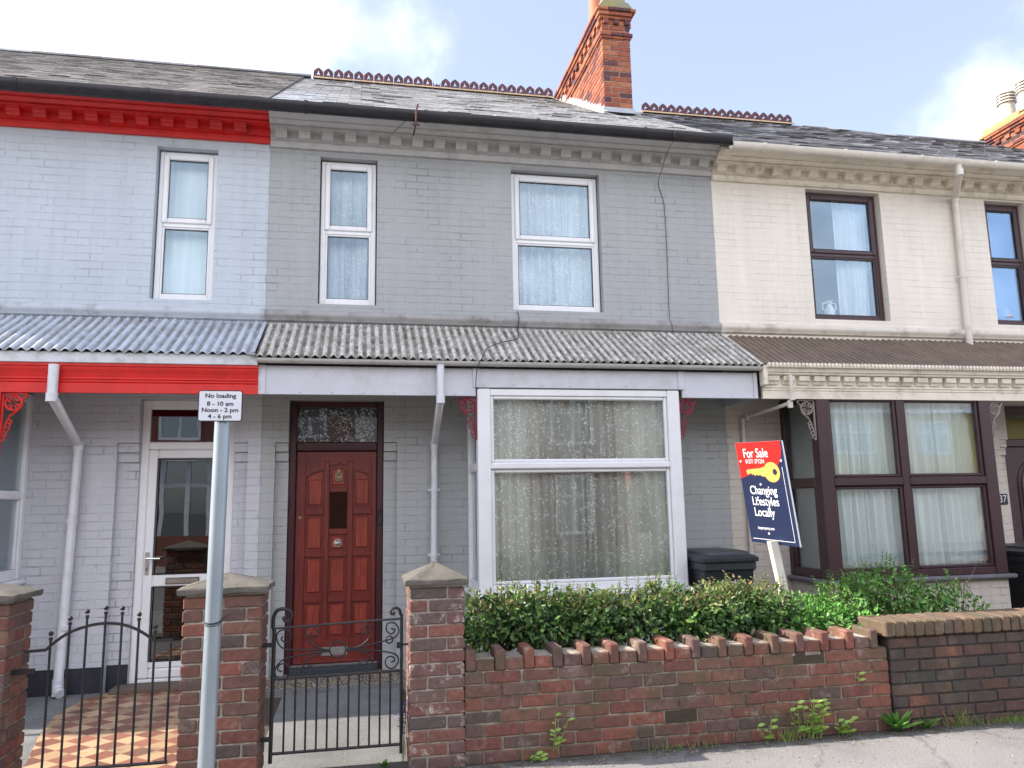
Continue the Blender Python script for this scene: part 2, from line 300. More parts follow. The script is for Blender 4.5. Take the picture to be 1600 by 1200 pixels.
def leafm(name, stops, rough=.4):
    s = NT(name, rough, spec=.5); s.col(s.ramp(s.isl, stops))
    tl = s.n.new('ShaderNodeBsdfTranslucent'); s.l.new(s.p.inputs['Base Color'].links[0].from_socket, tl.inputs[0]); a = s.n.new('ShaderNodeMixShader'); a.inputs[0].default_value = .22
    s.l.new(s.p.outputs[0], a.inputs[1]); s.l.new(tl.outputs[0], a.inputs[2]); s.l.new(a.outputs[0], s.n['Material Output'].inputs[0])
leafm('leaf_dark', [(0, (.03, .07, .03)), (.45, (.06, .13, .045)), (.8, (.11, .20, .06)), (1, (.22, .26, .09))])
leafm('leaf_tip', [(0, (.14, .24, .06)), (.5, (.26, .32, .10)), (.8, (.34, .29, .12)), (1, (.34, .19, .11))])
leafm('leaf_bright', [(0, (.08, .26, .04)), (.5, (.15, .40, .07)), (1, (.27, .50, .12))], .55)
leafm('leaf_mid', [(0, (.05, .14, .03)), (.5, (.12, .27, .05)), (1, (.24, .38, .09))], .5)
leafm('leaf_lime', [(0, (.22, .42, .06)), (1, (.42, .55, .14))], .5); leafm('grass_dry', [(0, (.12, .18, .04)), (.5, (.25, .24, .08)), (1, (.38, .28, .14))], .8)
leafm('petal_violet', [(0, (.14, .08, .40)), (1, (.25, .16, .55))])

# ---------------------------------------------------------------- mesh helpers
class MB:
    def __init__(s): s.v = []; s.f = []; s.mi = []; s.mats = []
    def m(s, name):
        if name not in s.mats: s.mats.append(name)
        return s.mats.index(name)
    def face(s, idx, mat): s.f.append(idx); s.mi.append(s.m(mat))
    def poly(s, pts, mat):
        b = len(s.v); s.v += [tuple(p) for p in pts]; s.face(list(range(b, b+len(pts))), mat)
    def box(s, x0, x1, y0, y1, z0, z1, mat, c=0, fn=None):
        if x1 < x0: x0, x1 = x1, x0
        if y1 < y0: y0, y1 = y1, y0
        if z1 < z0: z0, z1 = z1, z0
        b = len(s.v)
        if c <= 0:
            P = [(x, y, z) for x in (x0, x1) for y in (y0, y1) for z in (z0, z1)]
            F = [(0, 1, 3, 2), (4, 6, 7, 5), (0, 4, 5, 1), (2, 3, 7, 6), (0, 2, 6, 4), (1, 5, 7, 3)]
        else:
            c = min(c, (x1-x0)*.45, (y1-y0)*.45, (z1-z0)*.45); P = []; idx = {}
            xs, ys, zs = (x0, x1), (y0, y1), (z0, z1); sg = (1, -1)
            for i in (0, 1):
                for j in (0, 1):
                    for k in (0, 1):
                        for ax in range(3):
                            q = [xs[i]+sg[i]*c, ys[j]+sg[j]*c, zs[k]+sg[k]*c]; q[ax] = (xs[i], ys[j], zs[k])[ax]
                            idx[i, j, k, ax] = len(P); P.append(tuple(q))
            F = []
            for ax in range(3):
                o = [a for a in range(3) if a != ax]
                for e in (0, 1):
                    L = []
                    for (p, q) in ((0, 0), (1, 0), (1, 1), (0, 1)):
                        t = [0, 0, 0]; t[ax] = e; t[o[0]] = p; t[o[1]] = q; L.append(idx[t[0], t[1], t[2], ax])
                    F.append(L if (e == 1) != (ax == 1) else L[::-1])
                    # chamfers along direction ax
            for ax in range(3):
                o = [a for a in range(3) if a != ax]
                for p in (0, 1):
                    for q in (0, 1):
                        t0 = [0, 0, 0]; t0[o[0]] = p; t0[o[1]] = q; t1 = list(t0); t1[ax] = 1
                        F.append([idx[(*t0, o[0])], idx[(*t1, o[0])], idx[(*t1, o[1])], idx[(*t0, o[1])]])
            for i in (0, 1):
                for j in (0, 1):
                    for k in (0, 1): F.append([idx[i, j, k, 0], idx[i, j, k, 1], idx[i, j, k, 2]])
        if fn: P = [fn(p) for p in P]
        s.v += P
        for f in F: s.face([b+i for i in f], mat)
    def prism(s, prof, x0, x1, mat, caps=True):
        """profile of (y,z) extruded along x"""
        b = len(s.v); n = len(prof)
        s.v += [(x0, y, z) for y, z in prof] + [(x1, y, z) for y, z in prof]
        for i in range(n):
            j = (i+1) % n; s.face([b+i, b+j, b+n+j, b+n+i], mat)
        if caps: s.face([b+i for i in range(n)], mat); s.face([b+n+i for i in range(n)][::-1], mat)
    def extr(s, prof, y0, y1, mat):
        """outline of (x,z) extruded along y"""
        b = len(s.v); n = len(prof)
        s.v += [(x, y0, z) for x, z in prof] + [(x, y1, z) for x, z in prof]
        for i in range(n):
            j = (i+1) % n; s.face([b+i, b+j, b+n+j, b+n+i], mat)
        s.face([b+i for i in range(n)][::-1], mat); s.face([b+n+i for i in range(n)], mat)
    def tube(s, pts, r, mat, seg=8, flat=1.0, r1=None):
        pts = [Vector(p) for p in pts]; n = len(pts); b = len(s.v); ref = None
        for i, p in enumerate(pts):
            d = (pts[min(i+1, n-1)]-pts[max(i-1, 0)])
            if d.length < 1e-9: d = Vector((0, 0, 1))
            d.normalize()
            if ref is None: ref = Vector((0, 1, 0)) if abs(d.y) < .9 else Vector((1, 0, 0))
            a = (ref - d*ref.dot(d)); 
            if a.length < 1e-6: a = d.orthogonal()
            a.normalize(); ref = a; c = d.cross(a); rad = r if r1 is None else r+(r1-r)*i/(n-1)
            for k in range(seg):
                t = 2*PI*k/seg; q = p + a*math.cos(t)*rad*flat + c*math.sin(t)*rad; s.v.append(tuple(q))
        for i in range(n-1):
            for k in range(seg):
                l = (k+1) % seg; s.face([b+i*seg+k, b+i*seg+l, b+(i+1)*seg+l, b+(i+1)*seg+k], mat)
        s.face([b+k for k in range(seg)][::-1], mat); s.face([b+(n-1)*seg+k for k in range(seg)], mat)
    def lathe(s, cx, cy, prof, mat, seg=20):
        b = len(s.v); n = len(prof)
        for r, z in prof:
            for k in range(seg): t = 2*PI*k/seg; s.v.append((cx+r*math.cos(t), cy+r*math.sin(t), z))
        for i in range(n-1):
            for k in range(seg):
                l = (k+1) % seg; s.face([b+i*seg+k, b+i*seg+l, b+(i+1)*seg+l, b+(i+1)*seg+k], mat)
        s.face([b+k for k in range(seg)][::-1], mat); s.face([b+(n-1)*seg+k for k in range(seg)], mat)
    def ball(s, c, r, mat, seg=10, rings=6):
        s.lathe(c[0], c[1], [(max(1e-4, r*math.sin(PI*i/rings)), c[2]-r*math.cos(PI*i/rings)) for i in range(rings+1)], mat, seg)
    def build(s, name, parent=None, smooth=False, label=None):
        off = Vector((0, 0, 0)); p = parent
        while p is not None: off += p.location; p = p.parent
        me = bpy.data.meshes.new(name)
        vs = [tuple(Vector(v)-off) for v in s.v]
        loc = Vector((0, 0, 0))
        if parent is None:
            mn = [min(v[i] for v in vs) for i in range(3)]; mx_ = [max(v[i] for v in vs) for i in range(3)]
            loc = Vector(((mn[0]+mx_[0])/2, (mn[1]+mx_[1])/2, mn[2])); vs = [tuple(Vector(v)-loc) for v in vs]
        me.from_pydata(vs, [], s.f)
        for mn_ in s.mats: me.materials.append(MATS[mn_])
        me.polygons.foreach_set('material_index', s.mi)
        if smooth: me.polygons.foreach_set('use_smooth', [True]*len(me.polygons))
        me.update()
        import bmesh
        bm = bmesh.new(); bm.from_mesh(me); 
        if not getattr(s, 'leafy', False): bmesh.ops.recalc_face_normals(bm, faces=bm.faces)
        bm.to_mesh(me); bm.free()
        if smooth and hasattr(me, 'set_sharp_from_angle'): me.set_sharp_from_angle(angle=math.radians(40))
        o = bpy.data.objects.new(name, me); o.location = loc; COL.objects.link(o)
        if parent is not None: o.parent = parent
        if label: o['label'] = label
        return o
def tag(o, label=None, cat=None, group=None, kind=None):
    if label: o['label'] = label
    if cat: o['category'] = cat
    if group: o['group'] = group
    if kind: o['kind'] = kind
    return o
def thing(name, loc, label, cat, group=None):
    o = bpy.data.objects.new(name, None); o.empty_display_size = .1; o.location = loc; COL.objects.link(o)
    bpy.context.view_layer.update(); return tag(o, label, cat, group)
def wall_holes(mb, x0, x1, z0, z1, y0, y1, holes, matf):
    xs = sorted({x0, x1, *[h[0] for h in holes], *[h[1] for h in holes]}); zs = sorted({z0, z1, *[h[2] for h in holes], *[h[3] for h in holes]})
    xs = [x for x in xs if x0 <= x <= x1]; zs = [z for z in zs if z0 <= z <= z1]
    def solid(i, k):
        if i < 0 or k < 0 or i >= len(xs)-1 or k >= len(zs)-1: return False
        cx, cz = (xs[i]+xs[i+1])/2, (zs[k]+zs[k+1])/2
        return not any(h[0] < cx < h[1] and h[2] < cz < h[3] for h in holes)
    for i in range(len(xs)-1):
        for k in range(len(zs)-1):
            if not solid(i, k): continue
            a, b, c, d = xs[i], xs[i+1], zs[k], zs[k+1]; m = matf((c+d)/2)
            mb.poly([(a, y0, c), (b, y0, c), (b, y0, d), (a, y0, d)], m); mb.poly([(a, y1, c), (a, y1, d), (b, y1, d), (b, y1, c)], m)
            if not solid(i-1, k): mb.poly([(a, y0, c), (a, y0, d), (a, y1, d), (a, y1, c)], m)
            if not solid(i+1, k): mb.poly([(b, y0, c), (b, y1, c), (b, y1, d), (b, y0, d)], m)
            if not solid(i, k-1): mb.poly([(a, y0, c), (a, y1, c), (b, y1, c), (b, y0, c)], m)
            if not solid(i, k+1): mb.poly([(a, y0, d), (b, y0, d), (b, y1, d), (a, y1, d)], m)
def text_mesh(name, body, mat, parent, fn, size, align='CENTER', xs=1.0, bold=0.0, thick=.0006):
    """mesh lettering; fn maps local (x,z) -> world point (and a thickness step)"""
    cu = bpy.data.curves.new(name, 'FONT'); cu.body = body; cu.size = size; cu.align_x = align; cu.align_y = 'CENTER'; cu.offset = bold; cu.resolution_u = 4
    to = bpy.data.objects.new(name+'_tmp', cu); COL.objects.link(to); bpy.context.view_layer.update()
    dg = bpy.context.evaluated_depsgraph_get(); me = bpy.data.meshes.new_from_object(to.evaluated_get(dg))
    bpy.data.objects.remove(to); off = Vector((0, 0, 0)); p = parent
    while p is not None: off += p.location; p = p.parent
    for v in me.vertices: v.co = Vector(fn(v.co.x*xs, v.co.y)) - off
    me.materials.clear(); me.materials.append(MATS[mat]); o = bpy.data.objects.new(name, me); COL.objects.link(o); o.parent = parent; return o

# ---------------------------------------------------------------- ground
def sheet(name, x0, x1, y0, y1, z, mat, nx=1, ny=1, th=None):
    mb = MB()
    if th: mb.box(x0, x1, y0, y1, z-th, z, mat)
    else: mb.poly([(x0, y0, z), (x1, y0, z), (x1, y1, z), (x0, y1, z)], mat)
    return tag(mb.build(name), kind='structure')
sheet('ground', -400, 400, -400, 400, -.20, 'road_asphalt')
sheet('road', -200, 200, -13.2, -5.2, -.13, 'road_asphalt')
sheet('pavement', -60, 60, -5.06, -2.62, 0, 'pavement_asphalt', th=.19)
sheet('kerb', -60, 60, -5.2, -5.064, .004, 'kerb_stone', th=.19)
sheet('pavement', -60, 60, -16.9, -13.2, -.0, 'pavement_asphalt', th=.19)
sheet('front_garden', -9, 13.2, -2.60, 0, -.045, 'soil', th=.1)
sheet('concrete_path', -.60, .36, -2.60, -.56, -.028, 'path_concrete')
sheet('pebble_porch', -.78, .95, -.52, .10, .004, 'pebbledash', th=.06)
sheet('porch_edging', -.80, .97, -.56, -.522, .012, 'path_concrete', th=.07)
sheet('side_path', -2.9, -.98, -2.60, 0, -.036, 'path_concrete')
mb = MB(); pts = [(-1.0, -2.6), (-1.0, .1), (-2.02, .1), (-2.05, -.06), (-2.22, -.25), (-2.26, -.8), (-2.15, -1.4), (-2.0, -2.0), (-1.93, -2.6)]
mb.poly([(x, y, -.026) for x, y in pts], 'path_tiles'); tag(mb.build('tiled_path'), kind='structure')

# ---------------------------------------------------------------- roofs, cornices and other house parts
EZ, RZ = 5.335, 8.12   # eaves and ridge heights of the middle house
def roofz(y, ez=EZ, rz=RZ): return ez + (y+.42)*(rz-ez)/4.42
CORN = [(0, 5.065), (-.03, 5.065), (-.045, 5.085), (-.045, 5.114), (-.036, 5.118), (-.036, 5.126), (-.058, 5.132), (-.058, 5.216), (-.15, 5.216), (-.15, 5.236), (-.14, 5.239), (-.14, 5.244), (-.175, 5.246), (-.19, 5.256), (-.205, 5.270), (-.205, 5.275), (-.195, 5.278), (-.23, 5.283), (-.255, 5.295), (-.27, 5.306), (-.29, 5.31), (-.29, 5.335), (0, 5.335)]
def cornice(x0, x1, mat, parent, ph=0, dz=0.0):
    mb = MB(); mb.prism([(y, z+dz) for y, z in CORN], x0, x1, mat); x = x0+ph
    while x+.115 < x1:
        j = random.uniform(-.004, .004)
        mb.prism([(y, z+dz) for y, z in ((-.056, 5.138), (-.098+j, 5.138), (-.116+j, 5.150), (-.122+j, 5.174), (-.136+j, 5.182), (-.140+j, 5.2155), (-.056, 5.2155))], x, x+.112, mat); x += .2235
    return mb.build('cornice', parent)
def gutter(x0, x1, y, zt, r, mat, parent, every=.9, joint=.006, dp=.95):
    mb = MB(); seg = 10
    for rad, o in ((r, 0), (r-.006, 0)):
        pass
    prof = [(y+r*math.cos(PI+PI*i/seg), zt+r*math.sin(PI+PI*i/seg)*dp) for i in range(seg+1)]
    inn = [(y+(r-.005)*math.cos(2*PI-PI*i/seg), zt+.0005+(r-.005)*math.sin(2*PI-PI*i/seg)*dp) for i in range(seg+1)]
    mb.prism(prof+inn, x0, x1, mat)
    x = x0+.35
    while x < x1-.1:
        q = [(y+(r+joint)*math.cos(PI+PI*i/seg), zt+.004+(r+joint)*math.sin(PI+PI*i/seg)*dp) for i in range(seg+1)]
        q2 = [(y+(r+.0007)*math.cos(2*PI-PI*i/seg), zt+.004+(r+.0007)*math.sin(2*PI-PI*i/seg)*dp) for i in range(seg+1)]
        mb.prism(q+q2, x, x+.035, mat); x += every
    return mb.build('gutter', parent, True)
def slates(x0, x1, mat, parent, w=.25, ex=.20, patch=None, holes=0, seed=1, ez=EZ, rz=RZ):
    SL = (rz-ez)/4.42; rnd = random.Random(seed); mb = MB(); L = math.hypot(4.42, 4.42*SL); dy, dz = 4.42/L, 4.42*SL/L; n = int(L/ex)+1
    for j in range(n):
        t0 = j*ex; t1 = min(L, t0+ex*1.25); x = x0 - (w/2 if j % 2 else 0)
        while x < x1:
            a, b = max(x, x0), min(x+w, x1); x += w
            if b-a < .02: continue
            a += .002+rnd.random()*.003; b -= .002+rnd.random()*.003; lift = .0055+rnd.random()*.004; sl = rnd.uniform(-.008, .008)
            if rnd.random() < holes: sl -= rnd.random()*.05; lift += .008
            def P(x_, t, h): return (x_, -.42+t*dy-h*dz, ez+t*dz+h*dy)
            m = patch[2] if patch and patch[0]+.35*t0*.4 < (a+b)/2 < patch[1] - .02*j and j < L/ex*.85 else mat
            A = [P(a, t0+sl, lift-.005), P(b, t0+sl, lift-.005), P(b, t1, -.004), P(a, t1, -.004)]; B = [P(a, t0+sl, lift), P(b, t0+sl, lift), P(b, t1, .0005), P(a, t1, .0005)]
            k = len(mb.v); mb.v += A+B
            for f in ((4, 5, 6, 7), (0, 1, 5, 4), (1, 2, 6, 5), (3, 0, 4, 7)): mb.face([k+i for i in f], m)
    # sarking under the slates, gable ends and the rear slope
    mb.prism([(-.40, ez-.004), (4.0, rz-.012), (8.4, ez), (8.4, ez-.08), (4.0, rz-.12), (-.295, ez+.035)], x0, x1, mat)
    return mb.build('roof', parent)
def pressed_brick(mb, x0, x1, y0, y1, z0, z1, mat, rnd, c=.004, j=.0015):
    dx, dy, dz = rnd.uniform(-j, j), rnd.uniform(-j, j), rnd.uniform(-j, j)*.6
    rot = rnd.uniform(-.01, .01); cx, cz = (x0+x1)/2, (z0+z1)/2
    mb.box(x0, x1, y0, y1, z0, z1, mat, c, lambda p: (p[0]+dx-(p[2]-cz)*rot, p[1]+dy, p[2]+dz+(p[0]-cx)*rot))
def bond(mb, u0, u1, z0, n, put, rnd, ch=.075, miss=0, start=0, gap=.010):
    """courses of stretchers and headers between u0 and u1; put(a,b,z0,z1,k)"""
    prev = []
    for k in range(n):
        z = z0+k*ch; u = u0; seq = (k+start) % 2; joints = []
        first = True
        while u < u1-.03:
            opts = [.215 if seq else .1025] if first else [.215, .215, .1025, .215]
            rnd.shuffle(opts); w = opts[0]
            for o in opts:
                if all(abs(u+o-q) > .035 for q in prev): w = o; break
            else:
                if not first: w = .16
            w += rnd.uniform(-.006, .006)
            if u1-(u+w) < .07: w = u1-u
            if rnd.random() >= miss: put(u, min(u+w, u1), z, z+ch-gap, k)
            u += w+gap; joints.append(u-gap); first = False
        prev = joints[:-1]

def brick_chimney(parent, X0, X1, Y0, Y1, z0, z1, seed):
    rnd = random.Random(seed); mb = MB(); M_ = 'chimney_brick'
    zb = z1-.42  # lower oversailing band
    mb.box(X0+.008, X1-.008, Y0+.008, Y1-.008, z0-.3, z1-.05, 'mortar_chimney')
    n = int((z1-.14-z0)/.075)
    def front(a, b, c, d, k): pressed_brick(mb, a, b, Y0, Y0+.10, c, d, M_, rnd)
    def left(a, b, c, d, k): pressed_brick(mb, X0, X0+.1, a, b, c, d, M_, rnd)
    def right(a, b, c, d, k): pressed_brick(mb, X1-.1, X1, a, b, c, d, M_, rnd)
    zs = z1-.14-n*.075
    bond(mb, X0, X1, zs, n, front, rnd); bond(mb, Y0+.102, Y1, zs, n, left, rnd); bond(mb, Y0+.102, Y1, zs, n, right, rnd)
    mb.box(X0+.01, X1-.01, Y1-.02, Y1, z0, z1-.14, M_)
    for z, e, h in ((zb, .018, .03), (zb+.032, .034, .045), (z1-.14, .03, .035), (z1-.10, .055, .05), (z1-.045, .08, .045)):
        L = X0-e
        while L < X1+e-.03:
            w = min(.16, X1+e-L); pressed_brick(mb, L, L+w-.004, Y0-e, Y0+.1, z, z+h, M_, rnd, .004, .001); L += w
        L = Y0+.102
        while L < Y1:
            w = min(.2, Y1-L); pressed_brick(mb, X0-e, X0+.05, L, L+w-.004, z, z+h, M_, rnd, .004, .001); pressed_brick(mb, X1-.05, X1+e, L, L+w-.004, z, z+h, M_, rnd, .004, .001); L += w
    y = Y0+.03   # dentil headers under the cap
    while y < Y1-.1:
        pressed_brick(mb, X0-.035, X0+.05, y, y+.10, z1-.215, z1-.145, M_, rnd); pressed_brick(mb, X1-.05, X1+.035, y, y+.10, z1-.215, z1-.145, M_, rnd); y += .215
    x = X0+.02
    while x < X1-.05: pressed_brick(mb, x, x+.07, Y0-.035, Y0+.05, z1-.215, z1-.145, M_, rnd); x += .15
    return mb.build('chimney', parent)

def crest_tile(parent, x, zb=RZ):
    mb = MB(); y = 4.0
    mb.prism([(y-.11, zb-.03), (y-.10, zb-.015), (y-.02, zb+.045), (y+.02, zb+.045), (y+.10, zb-.015), (y+.11, zb-.03), (y, zb+.02)], x, x+.306, 'ridge_lichen')
    for a in range(2):
        cx = x+.077+.152*a; cz = zb+.105; hw = .073; N = 40; outer = []; inner = []
        outl = [(-hw, zb+.04-cz), (hw, zb+.04-cz), (hw, .018), (hw*.86, .045), (hw*.5, .068), (.014, .088), (0, .092), (-.014, .088), (-hw*.5, .068), (-hw*.86, .045), (-hw, .018)]
        for i in range(N):
            t = 2*PI*i/N; d = (math.sin(t), math.cos(t)); best = None
            for k in range(len(outl)):
                (x1, z1), (x2, z2) = outl[k], outl[(k+1) % len(outl)]; ex, ez = x2-x1, z2-z1; den = d[0]*ez-d[1]*ex
                if abs(den) < 1e-9: continue
                s_ = (x1*ez-z1*ex)/den; q = (x1*d[1]-z1*d[0])/den
                if s_ > 0 and -1e-6 <= q <= 1+1e-6 and (best is None or s_ < best): best = s_
            outer.append((cx+d[0]*best, cz+d[1]*best)); ri = .021+.030*max(0, math.cos(5*t))**.8
            inner.append((cx+d[0]*ri, cz+d[1]*ri))
        b = len(mb.v)
        for yy in (y-.012, y+.012):
            mb.v += [(p[0], yy, p[1]) for p in outer]+[(p[0], yy, p[1]) for p in inner]
        for i in range(N):
            j = (i+1) % N
            mb.face([b+i, b+j, b+N+j, b+N+i], 'crest_dark'); mb.face([b+2*N+i, b+2*N+j, b+3*N+j, b+3*N+i], 'crest_dark')
            mb.face([b+i, b+j, b+2*N+j, b+2*N+i], 'crest_dark'); mb.face([b+N+i, b+N+j, b+3*N+j, b+3*N+i], 'crest_dark')
    return mb.build('ridge_tile', parent)
def copy_child(o, dx):
    c = o.copy(); COL.objects.link(c); c.parent = o.parent; c.location = o.location+Vector((dx, 0, 0)); return c
def crest_row(roof, xs, zb=RZ):
    t = crest_tile(roof, xs[0], zb)
    for x in xs[1:]: copy_child(t, x-xs[0])
def plain_ridge(roof, x0, x1, zb=RZ):
    mb = MB(); y = 4.0
    x = x0
    while x < x1-.02:
        w = min(.45, x1-x); j = random.uniform(-.004, .004)
        mb.prism([(y-.12, zb-.055+j), (y-.11, zb-.03+j), (y-.03, zb+.03+j), (y, zb+.04+j), (y+.03, zb+.03+j), (y+.11, zb-.03+j), (y+.12, zb-.055+j)], x+.003, x+w-.003, 'slate_right'); x += w
    return mb.build('ridge_capping', roof)

def corrugated(x0, x1, ztop, y1, zbot, mat, parent, pitch=.0765, amp=.0135, y0=-.002, skew=0):
    mb = MB(); n = int((x1-x0)/pitch*10); b = 0; rows = 9
    for side in (0, 1):
        for j in range(rows):
            t = j/(rows-1)
            for i in range(n+1):
                x = x0+(x1-x0)*i/n; h = amp*math.cos(2*PI*x/pitch); y = y0+(y1-y0)*t; z = ztop+(zbot-ztop)*t
                sheetstep = .003*(int((x-x0)/.65) % 2)
                mb.v.append((x+.0*t, y-.5*h*.5, z+h+sheetstep-.005*side + .004*math.sin(x*2.1+t*2)))
    for side in (0, 1):
        o = side*rows*(n+1)
        for j in range(rows-1):
            for i in range(n): 
                a = o+j*(n+1)+i; mb.face([a, a+1, a+n+2, a+n+1], mat)
    o = rows*(n+1)
    for i in range(n):
        a = (rows-1)*(n+1)+i; mb.face([a, a+1, o+a+1, o+a], mat); a = i; mb.face([a, a+1, o+a+1, o+a], mat)
    return mb.build('canopy_roof', parent, True)
def string_course(x0, x1, mat, parent):
    mb = MB(); mb.prism([(0, 3.405), (-.03, 3.40), (-.05, 3.385), (-.06, 3.36), (-.055, 3.335), (-.035, 3.318), (-.03, 3.30), (-.015, 3.29), (0, 3.288)], x0, x1, mat); return mb.build('string_course', parent, True)
def frame_rect(mb, x0, x1, z0, z1, w, y0, y1, mat, c=.006):
    mb.box(x0, x0+w, y0, y1, z0, z1, mat, c); mb.box(x1-w, x1, y0, y1, z0, z1, mat, c)
    mb.box(x0+w+.0005, x1-w-.0005, y0+.0015, y1, z0, z0+w, mat, c); mb.box(x0+w+.0005, x1-w-.0005, y0+.0015, y1, z1-w, z1, mat, c)
def pane(x0, x1, z0, z1, y, mat, parent):
    mb = MB(); mb.box(x0, x1, y, y+.006, z0, z1, mat); return mb.build('pane', parent)
def sash_window(parent, x0, x1, z0, z1, zm, y, mat, gm, sw=.055, label=None, low_open=False):
    """two-light casement window: outer frame, opening upper sash, fixed lower light"""
    mb = MB(); frame_rect(mb, x0, x1, z0, z1, .05, y, y+.07, mat)
    mb.box(x0+.05, x1-.05, y+.004, y+.066, zm-.025, zm+.025, mat, .006)
    frame_rect(mb, x0+.035, x1-.035, zm+.012, z1-.03, sw, y-.014, y+.03, mat, .010)
    frame_rect(mb, x0+.049, x1-.049, z0+.048, zm-.02, .02, y+.012, y+.05, mat, .004)
    w = mb.build('window', parent, label=label)
    mb = MB(); e = .035+sw
    g1 = pane(x0+e, x1-e, zm+.012+sw, z1-.03-sw, y+.012, gm, w); g2 = pane(x0+.068, x1-.068, z0+.066, zm-.04, y+.03, gm, w)
    # dark gasket line round each glass
    mb = MB(); frame_rect(mb, x0+e-.003, x1-e+.003, zm+.009+sw, z1-.027-sw, .008, y-.002, y+.010, 'sign_black', .0)
    frame_rect(mb, x0+.067, x1-.067, z0+.065, zm-.038, .008, y+.016, y+.028, 'sign_black', .0); mb.build('gasket', w)
    return w
def curtain(x0, x1, z0, z1, y, mat, label, folds=None, leaf=0, seed=1, amp=.022, gather=0, name='net_curtain', cat='curtain', group=None, swoop=0):
    rnd = random.Random(seed); folds = folds or max(3, int((x1-x0)/.085)); mb = MB(); n = folds*10; ph = [rnd.uniform(.7, 1.35) for _ in range(folds+1)]
    wid = [rnd.uniform(.5, 1.5) for _ in range(folds)]; tot = sum(wid); xs = []; acc_ = 0
    for i in range(folds):
        for k in range(10): xs.append((x0+(x1-x0)*(acc_+wid[i]*k/10)/tot, i, k/10))
        acc_ += wid[i]
    xs.append((x1, folds-1, 1)); rows = 8
    def yof(i, k, t): return y+amp*ph[i]*(.35+.65*t)*math.sin(2*PI*k)+.01*math.sin(i*2.3+t*3)
    for j in range(rows+1):
        t = j/rows
        for x, i, k in xs:
            xx = x+swoop*t*t*(x-x0)/(x1-x0) + .006*math.sin(i*3+t*5)
            mb.v.append((xx, yof(i, k, t), z1+(z0-z1)*t))
    N = len(xs)
    for j in range(rows):
        for i in range(N-1): a = j*N+i; mb.face([a, a+1, a+N+1, a+N], mat)
    for _ in range(leaf):
        q = rnd.randrange(N-1); t = rnd.random(); x, i, k = xs[q]; z = z1+(z0-z1)*t; yy = yof(i, k, t)-.006
        a = rnd.uniform(0, 2*PI); l = rnd.uniform(.015, .024); wd = l*.42
        def R(px, pz): return (x+px*math.cos(a)-pz*math.sin(a), yy, z+px*math.sin(a)+pz*math.cos(a))
        mb.poly([R(0, 0), R(l*.5, wd*.8), R(l, 0), R(l*.5, -wd*.8)], 'embroidery')
        if rnd.random() < .6: mb.poly([R(-.002, 0), R(-.035, .014), R(-.037, .0175), R(-.003, .003)], 'embroidery')
    mb.leafy = True
    return tag(mb.build(name, None, True), label, cat, group)

def bracket(parent, x, zt, side, mat, s=1.0, y=-.66):
    """cast scroll bracket: upright against the post at x, ring with a cross, and a leafy tail. side=+1: reaches towards +x"""
    mb = MB(); P = lambda a, b: (x+side*a*s, y, zt-b*s)
    def arc(cx, cz, r, a0, a1, n=14): return [P(cx+r*math.cos(a0+(a1-a0)*i/n), cz+r*math.sin(a0+(a1-a0)*i/n)) for i in range(n+1)]
    mb.box(x, x+side*.016*s, y-.012, y+.012, zt-.40*s, zt, mat, .003)
    mb.box(x+side*.017*s, x+side*.19*s, y-.011, y+.011, zt-.014*s, zt-.0005, mat, .003)
    mb.tube(arc(.085, .085, .062, 0, 2*PI, 24), .009*s, mat, 6, 1.2)
    for k in range(4):
        a = k*PI/2+PI/4
        mb.tube(arc(.085+.045*math.cos(a), .085+.045*math.sin(a), .014, a+PI*.35, a+PI*1.65, 8), .006*s, mat, 6, 1.2)
        a = k*PI/2
        mb.tube([P(.085+.010*math.cos(a), .085+.010*math.sin(a)), P(.085+.055*math.cos(a+.25), .085+.055*math.sin(a+.25))], .004*s, mat, 5, 1.2)
    mb.tube([P(.19, .01), P(.175, .035), P(.152, .06), P(.150, .095), P(.135, .135), P(.10, .165), P(.065, .195), P(.045, .24), P(.03, .30), P(.015, .36)], .010*s, mat, 6, 1.2, r1=.006*s)
    for a, b, c, d in ((.05, .23, .085, .245), (.045, .25, .075, .28), (.035, .29, .07, .30), (.03, .32, .055, .345), (.02, .36, .045, .375)):
        mb.tube([P(a, b), P((a+c)/2+.006, (b+d)/2-.012), P(c, d), P(c-.012, d+.014)], .007*s, mat, 5, 1.2)
    mb.ball(P(.012, .40), .014*s, mat, 8, 5)
    return mb.build('bracket', parent, True)
def pipe(parent, pts, r, mat, clips=(), name='downpipe'):
    mb = MB(); mb.tube(pts, r, mat, 14)
    for c in clips:
        if isinstance(c, tuple): p, h = c
        else: p, h = c, .03
        # position along the last (vertical) run
        a = Vector(pts[-2]); b = Vector(pts[-1]); t = (a.z-p)/(a.z-b.z); q = a+(b-a)*t
        mb.tube([q+Vector((0, 0, h/2)), q-Vector((0, 0, h/2))], r+.005, mat, 14); mb.box(q.x-r-.022, q.x+r+.022, q.y+r*.2, q.y+r*.2+.008, q.z-.01, q.z+.01, mat)
    for p in pts[1:-1]:
        q = Vector(p); mb.tube([q+Vector((0, 0, .028)), q-Vector((0, 0, .045))], r+.005, mat, 14)
    return mb.build(name, parent, True)
def shell(parent, x0, x1, holes, matf, z1=5.3):
    mb = MB(); wall_holes(mb, x0, x1, -.12, z1, 0, .28, holes, matf)
    return mb.build('wall', parent)
